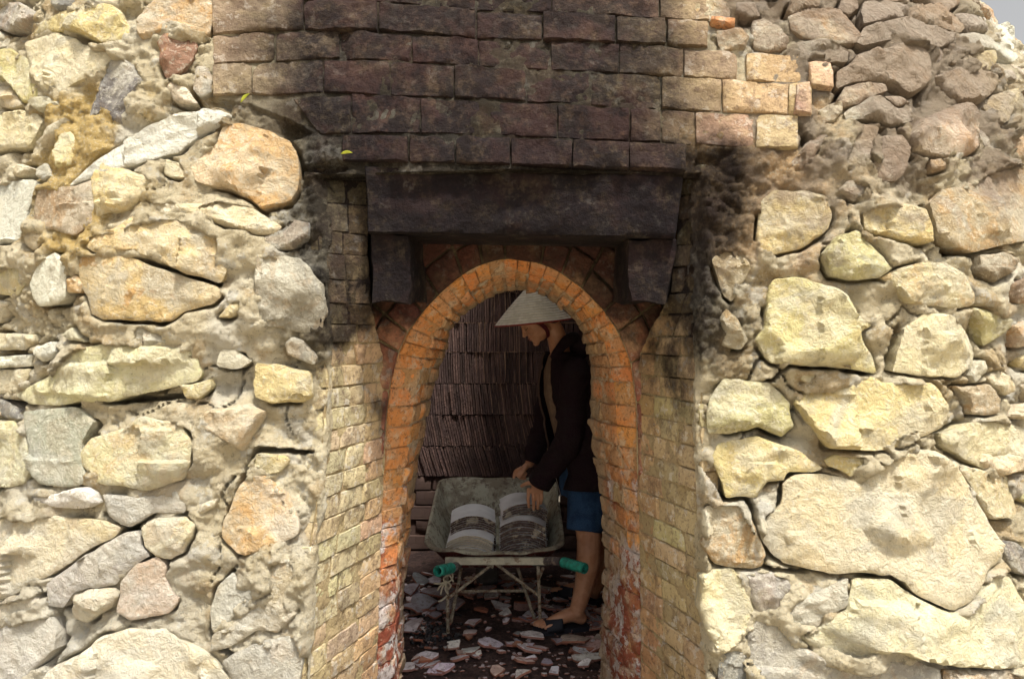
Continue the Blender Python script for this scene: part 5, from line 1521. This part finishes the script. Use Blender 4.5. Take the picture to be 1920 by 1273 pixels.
M['ribbon'] = mat_plain("dark_red_ribbon", (0.085, 0.010, 0.014), 0.7, 0.2, 60, 0.2, 0.25)
M['rimred'] = mat_plain("red_hat_rim", (0.26, 0.035, 0.02), 0.6, 0.2, 60, 0.2, 0.25)
M['metal'] = mat_plain("zip_metal", (0.55, 0.55, 0.55), 0.35, 0.2, 60, 0.1, 0.5, 1.0)
M['lip'] = mat_plain("lips", (0.36, 0.11, 0.085), 0.45, 0.1, 60, 0.1, 0.35)
M['eye'] = mat_plain("lashes", (0.012, 0.008, 0.008), 0.5, 0.1, 60, 0.0, 0.3)
Nh = NT("palm_leaf_hat")
oc = Nh.n("ShaderNodeSeparateXYZ"); Nh.l(Nh.tc.outputs["Object"], oc.inputs[0])
ringw = Nh.math('SINE', Nh.math('MULTIPLY', oc.outputs[2], 2 * math.pi / 0.0125))
ch = Nh.mix(Nh.ramp(Nh.noise(30, 4), 0.35, 0.7), (0.76, 0.71, 0.60), (0.66, 0.61, 0.50))
ch = Nh.mix(Nh.ramp(ringw, 0.72, 0.98, 0, 0.5), ch, (0.28, 0.24, 0.18))
M['hat'] = Nh.done(ch, 0.7, Nh.bump(ringw, 0.5, 0.003), 0.25)

def remeshed(mb, voxel, name, mat, smooth_it=4, fac=0.5):
    """fuse overlapping volumes into one continuous skin"""
    o = mesh_obj(name, mb.v, mb.f, None, None, True)
    bm = bmesh.new(); bm.from_mesh(o.data); bmesh.ops.recalc_face_normals(bm, faces=bm.faces); bm.to_mesh(o.data); bm.free()
    md = o.modifiers.new("r", 'REMESH'); md.mode = 'VOXEL'; md.voxel_size = voxel; md.use_smooth_shade = True
    if smooth_it:
        ms = o.modifiers.new("s", 'SMOOTH'); ms.factor = fac; ms.iterations = smooth_it
    dg = bpy.context.evaluated_depsgraph_get(); dg.update()
    me = bpy.data.meshes.new_from_object(o.evaluated_get(dg))
    bpy.data.objects.remove(o)
    me.name = name; me.materials.clear(); me.materials.append(mat)
    me.polygons.foreach_set("use_smooth", np.ones(len(me.polygons), dtype=bool))
    q = bpy.data.objects.new(name, me); COL.objects.link(q); return q

def P3(x, y, d): return Vector(px3(x, y, d))
def limb(mb, pts, rad, n=16, per=6):
    """tapering limb through joints; radii interpolated smoothly"""
    path = smooth(pts, per); t = np.linspace(0, len(pts) - 1, len(path)); rr = np.interp(t, np.arange(len(pts)), rad)
    mb.tube(path, list(rr), n); mb.ball(path[0], rr[0], n, 8); mb.ball(path[-1], rr[-1], n, 8)
person = empty("person", (0.38, 4.1, 0.0))
tag(person, "person in a conical hat, dark jacket and denim shorts bending over the wheelbarrow", "person")
PI_ = Matrix.Translation((-0.38, -4.1, 0.0))
def pk(o, parent=person):
    o.parent = parent
    if parent is person: o.matrix_parent_inverse = PI_
    return o

bd = MB()
# legs
HIPN, KNEEN, ANKN = P3(1096, 900, 4.06), P3(1104, 1012, 3.99), P3(1081, 1146, 3.955)
HIPF, KNEEF, ANKF = P3(1092, 900, 4.26), P3(1121, 1010, 4.28), P3(1115, 1104, 4.30)
limb(bd, [HIPN, HIPN.lerp(KNEEN, 0.5), KNEEN, P3(1102, 1058, 3.985), P3(1093, 1105, 3.97), ANKN], [0.082, 0.076, 0.060, 0.060, 0.046, 0.036])
limb(bd, [HIPF, HIPF.lerp(KNEEF, 0.5), KNEEF, P3(1122, 1050, 4.295), P3(1118, 1085, 4.30), ANKF], [0.082, 0.076, 0.058, 0.058, 0.046, 0.036])
def foot(mb, heel, toe, h, lat):
    """heel and toe on the ground line (top of the sole), lat = direction of the little toe"""
    f = (toe - heel); L = f.length; f.normalize(); up = Vector((0, 0, 1))
    limb(mb, [heel + f * 0.018 + up * 0.030, heel + f * 0.07 + up * 0.052, heel + f * (L * 0.55) + up * 0.036, heel + f * (L * 0.80) + up * 0.020], [0.030, 0.036, 0.031, 0.019], 14)
    for k in range(5):
        w_ = (k - 1.7) * 0.0165; l_ = [1.0, 0.985, 0.95, 0.91, 0.86][k]; r_ = [0.0125, 0.0095, 0.009, 0.0085, 0.008][k]
        b0 = heel + f * (L * 0.72) + lat * w_ * 0.9 + up * 0.022
        b1 = heel + f * (L * (l_ - 0.06)) + lat * w_ + up * 0.019
        b2 = heel + f * (L * l_) + lat * w_ + up * 0.011
        limb(mb, [b0, b1, b2], [r_ * 1.15, r_, r_ * 0.95], 10, 4)
SOLE = 0.026
hN = P3(1096, 1172, 3.975); tN = P3(1006, 1185, 3.915); hN.z = tN.z = SOLE + 0.012
hF = P3(1121, 1136, 4.335); tF = P3(1040, 1118, 4.48); hF.z = tF.z = SOLE + 0.012
def latv(h_, t_): 
    f = (t_ - h_).normalized(); return Vector((0, 0, 1)).cross(f)
foot(bd, hN, tN, 0, latv(hN, tN)); foot(bd, hF, tF, 0, -latv(hF, tF))
limb(bd, [ANKN, ANKN.lerp(hN + Vector((-0.02, 0, 0.03)), 0.7)], [0.037, 0.033]); limb(bd, [ANKF, ANKF.lerp(hF + Vector((-0.02, 0, 0.03)), 0.7)], [0.036, 0.032])
# trunk
LATv = Vector((-0.33, 0.944, 0)); FWDv = Vector((-0.944, -0.33, 0))
def sect(c, rl, rf, n=24, phi0=0.0, phi1=2 * math.pi, closed=True):
    out = []
    for i in range(n):
        a = phi0 + (phi1 - phi0) * i / (n if closed else n - 1); out.append(c + FWDv * (rf * math.cos(a)) + LATv * (rl * math.sin(a)))
    return out
PEL, WAI, CHE, UPC, NEK = P3(1094, 890, 4.16), P3(1086, 830, 4.16), P3(1068, 740, 4.15), P3(1060, 695, 4.14), P3(1052, 665, 4.13)
bd.loft([sect(PEL - Vector((0, 0, 0.07)), 0.13, 0.10), sect(PEL, 0.155, 0.115), sect(WAI, 0.125, 0.095), sect(CHE, 0.145, 0.115), sect(UPC, 0.15, 0.095), sect(NEK, 0.07, 0.06)])
# head
HC = P3(1004, 597, 4.10); pit, yw = math.radians(37), math.radians(14)
fx = Vector((-math.cos(pit) * math.cos(yw), -math.cos(pit) * math.sin(yw), -math.sin(pit)))
fy = Vector((0, 0, 1)).cross(fx).normalized() * 1.0
fz = fx.cross(fy).normalized()
HR = Matrix((fx, fy, fz)).transposed()
def hp(x, y, z): return HC + fx * x + fy * y + fz * z
limb(bd, [NEK + Vector((0.005, 0, -0.02)), hp(-0.045, 0, -0.105), hp(-0.02, 0, -0.06)], [0.056, 0.048, 0.050])
bd.ball(hp(-0.012, 0, 0.03), (0.094, 0.076, 0.088), 24, 16, HR)
bd.ball(hp(0.028, 0, -0.035), (0.060, 0.062, 0.080), 24, 16, HR)
bd.ball(hp(0.052, 0, -0.070), (0.036, 0.046, 0.040), 20, 14, HR)
bd.ball(hp(0.072, 0, -0.104), (0.018, 0.022, 0.016), 16, 12, HR)                     # chin
bd.ball(hp(0.010, 0.046, -0.070), (0.036, 0.016, 0.026), 14, 10, HR); bd.ball(hp(0.010, -0.046, -0.070), (0.036, 0.016, 0.026), 14, 10, HR)
bd.ball(hp(0.060, 0.030, -0.032), (0.028, 0.026, 0.024), 14, 10, HR); bd.ball(hp(0.060, -0.030, -0.032), (0.028, 0.026, 0.024), 14, 10, HR)   # cheeks
bd.ball(hp(0.070, 0, 0.018), (0.018, 0.048, 0.014), 16, 10, HR)                       # brow
limb(bd, [hp(0.080, 0, 0.008), hp(0.091, 0, -0.016), hp(0.101, 0, -0.034)], [0.0075, 0.0085, 0.0115], 12)
bd.ball(hp(0.092, 0.011, -0.037), (0.010, 0.008, 0.007), 10, 8, HR); bd.ball(hp(0.092, -0.011, -0.037), (0.010, 0.008, 0.007), 10, 8, HR)
bd.ball(hp(0.084, 0, -0.062), (0.012, 0.020, 0.007), 12, 8, HR); bd.ball(hp(0.082, 0, -0.075), (0.012, 0.018, 0.007), 12, 8, HR)              # lips
for s_ in (-1, 1):
    bd.ball(hp(0.070, s_ * 0.030, -0.004), (0.014, 0.016, 0.010), 12, 8, HR)          # lids
    bd.ball(hp(-0.012, s_ * 0.078, -0.012), (0.017, 0.010, 0.030), 12, 8, HR)         # ears
# arms
SHN, ELN, WRN = P3(1078, 700, 4.00), P3(1066, 826, 3.96), P3(1013, 903, 4.05)
SHF, ELF, WRF = P3(1042, 698, 4.29), P3(1020, 800, 4.36), P3(993, 868, 4.335)
limb(bd, [SHN, SHN.lerp(ELN, 0.5), ELN, ELN.lerp(WRN, 0.4), WRN], [0.050, 0.042, 0.036, 0.036, 0.025])
limb(bd, [SHF, SHF.lerp(ELF, 0.5), ELF, ELF.lerp(WRF, 0.4), WRF], [0.050, 0.042, 0.036, 0.036, 0.025])
def palm(mb, a, b, wdir, w, t):
    r_ = [];
    for k in range(6):
        f = k / 5; c = a.lerp(b, f); ww = w * (0.68 + 0.32 * math.sin(min(f * 1.6, 1.57))); n_ = (b - a).normalized().cross(wdir).normalized()
        r_.append([c + wdir * (ww * math.cos(2 * math.pi * i / 14)) + n_ * (t * math.sin(2 * math.pi * i / 14)) for i in range(14)])
    mb.loft(r_)
# near hand: back of the hand to the camera, fingers hanging over the end of the tiles
KN = [P3(991, 921, 4.065), P3(1000, 922, 4.06), P3(1008.5, 923, 4.06), P3(1015.5, 923, 4.065)]
wd = (KN[3] - KN[0]).normalized()
palm(bd, WRN, (KN[1] + KN[2]) * 0.5, wd, 0.038, 0.0145)
TIPS = [P3(991.5, 950, 4.088), P3(1001, 954.5, 4.090), P3(1008.5, 953.5, 4.090), P3(1014.5, 944, 4.088)]
MIDS = [P3(990.5, 936, 4.066), P3(1000.5, 939, 4.066), P3(1009, 939, 4.066), P3(1016, 934, 4.070)]
for a, m_, b, r_ in zip(KN, MIDS, TIPS, (0.0092, 0.0096, 0.0092, 0.0080)):
    limb(bd, [a - (m_ - a) * 0.25, a, m_, b], [r_ * 1.05, r_ * 1.08, r_, r_ * 0.82], 12, 5)
limb(bd, [P3(1000, 905, 4.055), P3(988, 906, 4.06), P3(978, 911, 4.085)], [0.013, 0.0105, 0.0088], 12)
# far hand: half closed on the rim of the tray, forefinger pointing down
KF = P3(977, 884, 4.31); wdf = Vector((0.15, 0.5, 0.85)).normalized()
palm(bd, WRF, KF, wdf, 0.034, 0.017)
for k, (a, m_, b) in enumerate((((974, 879, 4.29), (966, 884, 4.28), (963.5, 895, 4.28)), ((977, 885, 4.285), (971, 891, 4.275), (976, 896, 4.285)), ((980, 888, 4.29), (975, 895, 4.28), (980, 897, 4.29)), ((984, 890, 4.30), (980, 896, 4.29), (985, 897, 4.30)))):
    limb(bd, [P3(*a) + (P3(*a) - P3(*m_)) * 0.4, P3(*a), P3(*m_), P3(*b)], [0.0098, 0.0098, 0.009, 0.0078], 12, 5)
limb(bd, [P3(986, 876, 4.30), P3(978, 889, 4.272), P3(974, 893, 4.268)], [0.012, 0.010, 0.0085], 12)
body = pk(remeshed(bd, 0.0034, "body", M['skin'], 5, 0.5))

# lashes, brow, lips as thin painted-on pieces of the face
fm = MB()
for s_ in (-1, 1):
    fm.tube([hp(0.080, s_ * 0.018, -0.009), hp(0.0825, s_ * 0.030, -0.0125), hp(0.072, s_ * 0.044, -0.008)], 0.0020, 6)
    fm.tube([hp(0.087, s_ * 0.014, 0.018), hp(0.083, s_ * 0.032, 0.022), hp(0.066, s_ * 0.049, 0.015)], [0.0020, 0.0028, 0.0014], 6)
pk(fm.build("eyelash", M['eye']))
lp = MB(); lp.ball(hp(0.0905, 0, -0.0635), (0.0062, 0.016, 0.0048), 12, 8, HR); lp.ball(hp(0.0880, 0, -0.0735), (0.0064, 0.014, 0.0050), 12, 8, HR)
pk(lp.build("lips", M['lip']))
# hair: cap over the crown and a short tail at the nape
hm_ = MB(); hm_.ball(hp(-0.020, 0, 0.036), (0.098, 0.082, 0.092), 24, 16, HR); hm_.ball(hp(-0.066, 0, -0.028), (0.050, 0.070, 0.062), 16, 12, HR)
limb(hm_, [hp(-0.085, 0, -0.01), hp(-0.098, 0, -0.05), hp(-0.092, 0, -0.085)], [0.030, 0.026, 0.012])
for s_ in (-1, 1): limb(hm_, [hp(0.050, s_ * 0.062, 0.045), hp(0.040, s_ * 0.074, 0.01), hp(0.020, s_ * 0.076, -0.03)], [0.012, 0.009, 0.003], 8)
pk(remeshed(hm_, 0.005, "hair", M['hair'], 3))

# conical hat
hat = empty("conical_hat", P3(1000, 604, 4.09)); pk(hat)
HM = Matrix.Rotation(math.radians(-6.0), 4, 'Y') @ Matrix.Rotation(math.radians(2.5), 4, 'X')
hat.rotation_euler = HM.to_euler()
hc = MB(); n = 64; RH, HH = 0.200, 0.192
rings = []
for k in range(17):
    t = k / 16; r_ = RH * (1 - t) + 0.0015; z = HH * t + 0.006 * math.sin(math.pi * t)
    rings.append([(r_ * math.cos(2 * math.pi * i / n), r_ * math.sin(2 * math.pi * i / n), z) for i in range(n)])
inn = [[(x * 0.985, y * 0.985, z - 0.004) for x, y, z in r_] for r_ in rings]
hc.loft(list(reversed(inn)) + rings, False, False); hc.add([rings[-1][i] for i in range(n)], [tuple(range(n))])
o = hc.build("hat_cone", M['hat']); o.parent = hat
rb = MB(); pts = [(RH * math.cos(2 * math.pi * i / n), RH * math.sin(2 * math.pi * i / n), 0.0) for i in range(n + 1)]; rb.tube(pts, 0.0042, 8, False)
o = rb.build("hat_rim", M['rimred']); o.parent = hat
# strap under the chin
st = MB()
def ribbon(mb, pts, w, wdir, t=0.0012):
    path = smooth(pts, 6); nrm_ = []
    for i, p in enumerate(path):
        tt = (path[min(i + 1, len(path) - 1)] - path[max(i - 1, 0)]).normalized(); u = (wdir - tt * wdir.dot(tt)).normalized(); v_ = tt.cross(u)
        nrm_.append([p + u * w + v_ * t, p - u * w + v_ * t, p - u * w - v_ * t, p + u * w - v_ * t])
    mb.loft(nrm_)
for s_ in (-1, 1):
    ribbon(st, [hp(0.022, s_ * 0.088, 0.020), hp(0.016, s_ * 0.083, -0.010), hp(0.004, s_ * 0.070, -0.070), hp(0.014, s_ * 0.045, -0.108), hp(0.022, 0, -0.116)], 0.0105, fx)
pk(st.build("hat_strap", M['ribbon']))

# shorts
so = MB()
so.loft([sect(PEL + Vector((0, 0, -0.10)), 0.165, 0.125), sect(PEL, 0.160, 0.125), sect(WAI + Vector((0, 0, -0.02)), 0.140, 0.110)])
limb_n = [HIPN + Vector((0, 0, 0.02)), HIPN.lerp(KNEEN, 0.45), P3(1096, 996, 4.0)]
limb_f = [HIPF + Vector((0, 0, 0.02)), HIPF.lerp(KNEEF, 0.45), P3(1108, 985, 4.27)]
for L_, rr in ((limb_n, [0.086, 0.098, 0.092]), (limb_f, [0.086, 0.096, 0.092])):
    path = smooth(L_, 8); t = np.linspace(0, 2, len(path)); so.tube(path, list(np.interp(t, [0, 1, 2], rr)), 22)
sho = pk(remeshed(so, 0.007, "shorts", M['denim'], 4))
nv = len(sho.data.vertices); co_ = np.zeros(nv * 3, dtype=np.float32); sho.data.vertices.foreach_get("co", co_); co_ = co_.reshape(-1, 3)
cc_ = co_.mean(0); dv = co_ - cc_; dv[:, 2] = 0; dv /= np.linalg.norm(dv, axis=1)[:, None] + 1e-6
co_ += (dv * (0.006 * fbm(co_ * np.array([1, 1, 0.35]), 24, 3, 66))[:, None]).astype(np.float32); sho.data.vertices.foreach_set("co", co_.ravel())
# shirt between the open fronts of the jacket
si = MB(); si.loft([sect(PEL + Vector((0, 0, 0.03)), 0.150, 0.122), sect(WAI, 0.142, 0.118), sect(CHE, 0.160, 0.130), sect(UPC, 0.150, 0.106), sect(NEK + Vector((0.006, 0, -0.004)), 0.080, 0.070)])
pk(si.build("shirt", M['shirt']))

# jacket: open front, hood lying on the shoulders, long loose sleeves
jk = MB(); N_ = 34
HEM = P3(1086, 906, 4.16)
lv = [(HEM, 0.215, 0.168, 0.30, -0.62), (PEL + Vector((0, 0, 0.035)), 0.205, 0.160, 0.30, -0.60), (WAI, 0.188, 0.150, 0.34, -0.58), ((WAI + CHE) * 0.5, 0.186, 0.150, 0.38, -0.56), (CHE, 0.188, 0.150, 0.42, -0.52), (UPC, 0.172, 0.124, 0.46, -0.50), (UPC.lerp(NEK, 0.6), 0.135, 0.102, 0.48, -0.52), (NEK + Vector((0.012, 0, 0.012)), 0.085, 0.082, 0.55, -0.60)]
rows_ = []
for c, rl, rf, a0, a1 in lv:
    # a0 = opening edge on the far side, a1 = on the near side
    rows_.append(sect(c, rl, rf, N_, a0, 2 * math.pi + a1, False))
outer_ = []
for k in range(len(rows_) - 1):
    for s_ in range(5):
        f = s_ / 5; outer_.append([rows_[k][i].lerp(rows_[k + 1][i], f) for i in range(N_)])
outer_.append(rows_[-1])
A3 = np.array([[tuple(p) for p in r_] for r_ in outer_])
axis = A3.mean(1, keepdims=True); dr_ = A3 - axis; dr_[..., 2] = 0; dr_ /= np.linalg.norm(dr_, axis=2, keepdims=True) + 1e-6
fold = (0.016 * fbm(A3.reshape(-1, 3) * np.array([1, 1, 0.4]), 14, 3, 88) + 0.009 * ridged(A3.reshape(-1, 3), 20, 2, 89)).reshape(A3.shape[:2])
A3 = A3 + dr_ * fold[..., None]
nr_ = A3.shape[0]; id_ = np.arange(nr_ * N_).reshape(nr_, N_)
Fj = [tuple(x) for x in np.stack([id_[:-1, :-1], id_[:-1, 1:], id_[1:, 1:], id_[1:, :-1]], -1).reshape(-1, 4)]
jo = mesh_obj("jacket", A3.reshape(-1, 3), Fj, M['jacket'])
md = jo.modifiers.new("thick", 'SOLIDIFY'); md.thickness = 0.006; md.offset = -1
pk(jo)
tr2 = MB(); 
for col_ in (0, N_ - 1):
    tr2.tube([Vector(A3[k][col_]) for k in range(0, nr_)], 0.0055, 8)
pk(tr2.build("jacket_edge", M['trim']), jo)
def sleeve(pts, rad, seed):
    path = smooth(pts, 9); t = np.linspace(0, len(pts) - 1, len(path)); rr = np.interp(t, np.arange(len(pts)), rad)
    mb = MB(); mb.tube(path, list(rr), 26, False)
    V_ = np.array(mb.v); c = np.repeat(np.array([tuple(p) for p in path]), 26, 0); d_ = V_ - c; d_ /= np.linalg.norm(d_, axis=1)[:, None]
    V_ = V_ + d_ * (0.010 * fbm(V_, 15, 3, seed) + 0.010 * ridged(V_ * np.array([1, 1, 2.2]), 14, 2, seed + 1))[:, None]
    o = mesh_obj("sleeve", V_, mb.f, M['jacket']); m_ = o.modifiers.new("thick", 'SOLIDIFY'); m_.thickness = 0.005; m_.offset = -1
    return pk(o, jo)
sleeve([SHN + Vector((0.0, 0.04, 0.03)), SHN + Vector((0, -0.01, -0.02)), SHN.lerp(ELN, 0.5), ELN, ELN.lerp(WRN, 0.5), P3(1010, 908, 4.045)], [0.070, 0.078, 0.070, 0.066, 0.062, 0.056], 210)
sleeve([SHF + Vector((0.0, -0.04, 0.03)), SHF + Vector((0, 0.01, -0.02)), SHF.lerp(ELF, 0.5), ELF, ELF.lerp(WRF, 0.5), P3(996, 866, 4.335)], [0.070, 0.074, 0.066, 0.060, 0.052, 0.044], 220)
hd = MB()
hd.ball(P3(1082, 655, 4.15), (0.055, 0.120, 0.050), 20, 14, Matrix.Rotation(0.34, 3, 'Z') @ Matrix.Rotation(0.35, 3, 'Y'))
limb(hd, [P3(1038, 668, 4.04), P3(1062, 640, 4.03), P3(1076, 634, 4.12), P3(1066, 640, 4.22), P3(1030, 668, 4.22)], [0.020, 0.030, 0.034, 0.030, 0.020])
limb(hd, [SHN + Vector((0.01, 0.07, 0.03)), SHN + Vector((0.0, 0.01, 0.005))], [0.060, 0.066]); limb(hd, [SHF + Vector((0.01, -0.07, 0.03)), SHF + Vector((0.0, -0.01, 0.005))], [0.060, 0.066])
ho = pk(remeshed(hd, 0.008, "hood", M['jacket'], 5), jo)
zp = MB(); zp.tube(smooth([P3(1040, 885, 3.985), P3(1045, 905, 3.98), P3(1051, 928, 3.98)]), 0.0022, 6); zp.box(tuple(P3(1047.6, 941, 3.975)), tuple(P3(1050, 930, 3.98))); zp.ball(P3(1050.5, 929, 3.977), 0.006, 8, 6)
pk(zp.build("zip", M['metal']), jo)

# sandals
def sandal(h_, t_, seed):
    f = (t_ - h_).normalized(); lat = Vector((0, 0, 1)).cross(f); L = (t_ - h_).length + 0.035; a = h_ - f * 0.018
    prof2 = [(0.0, 0.028), (0.10, 0.036), (0.30, 0.036), (0.5, 0.038), (0.72, 0.048), (0.88, 0.046), (0.97, 0.032), (1.0, 0.014)]
    mb = MB(); up = Vector((0, 0, 1)); ring_ = []
    left = [a + f * (L * t) + lat * w_ for t, w_ in prof2]; right = [a + f * (L * t) - lat * w_ for t, w_ in prof2]
    outl = [Vector((p.x, p.y, 0)) for p in left + right[::-1]]
    outl = [Vector((*q, 0)) for q in resample(np.array([(p.x, p.y) for p in outl]), 48)]
    z0 = 0.012
    mb.loft([[p + up * (z0 + dz) for p in outl] for dz in (0.0, 0.006, 0.018, 0.024)])
    # broad band over the instep
    rg_ = []
    for k in range(7):
        t = 0.50 + 0.30 * k / 6; c = a + f * (L * t); c.z = z0 + 0.016; hh = 0.066 - 0.075 * (t - 0.5); ww = 0.047
        rg_.append([c + lat * (ww * math.cos(math.pi * i / 16)) + up * (hh * math.sin(math.pi * i / 16) ** 0.8 if 0 < i < 16 else 0) for i in range(17)])
    V_ = [p for r_ in rg_ for p in r_]; F_ = []
    for k in range(6):
        for i in range(16): F_.append((k * 17 + i, k * 17 + i + 1, (k + 1) * 17 + i + 1, (k + 1) * 17 + i))
    so_ = mb.build("sandal", M['sandal']); 
    ba = mesh_obj("strap", V_, F_, M['sandal']); m_ = ba.modifiers.new("t", 'SOLIDIFY'); m_.thickness = 0.004; m_.offset = 1
    pk(so_); pk(ba, so_)
sandal(hN, tN, 1); sandal(hF, tF, 2)
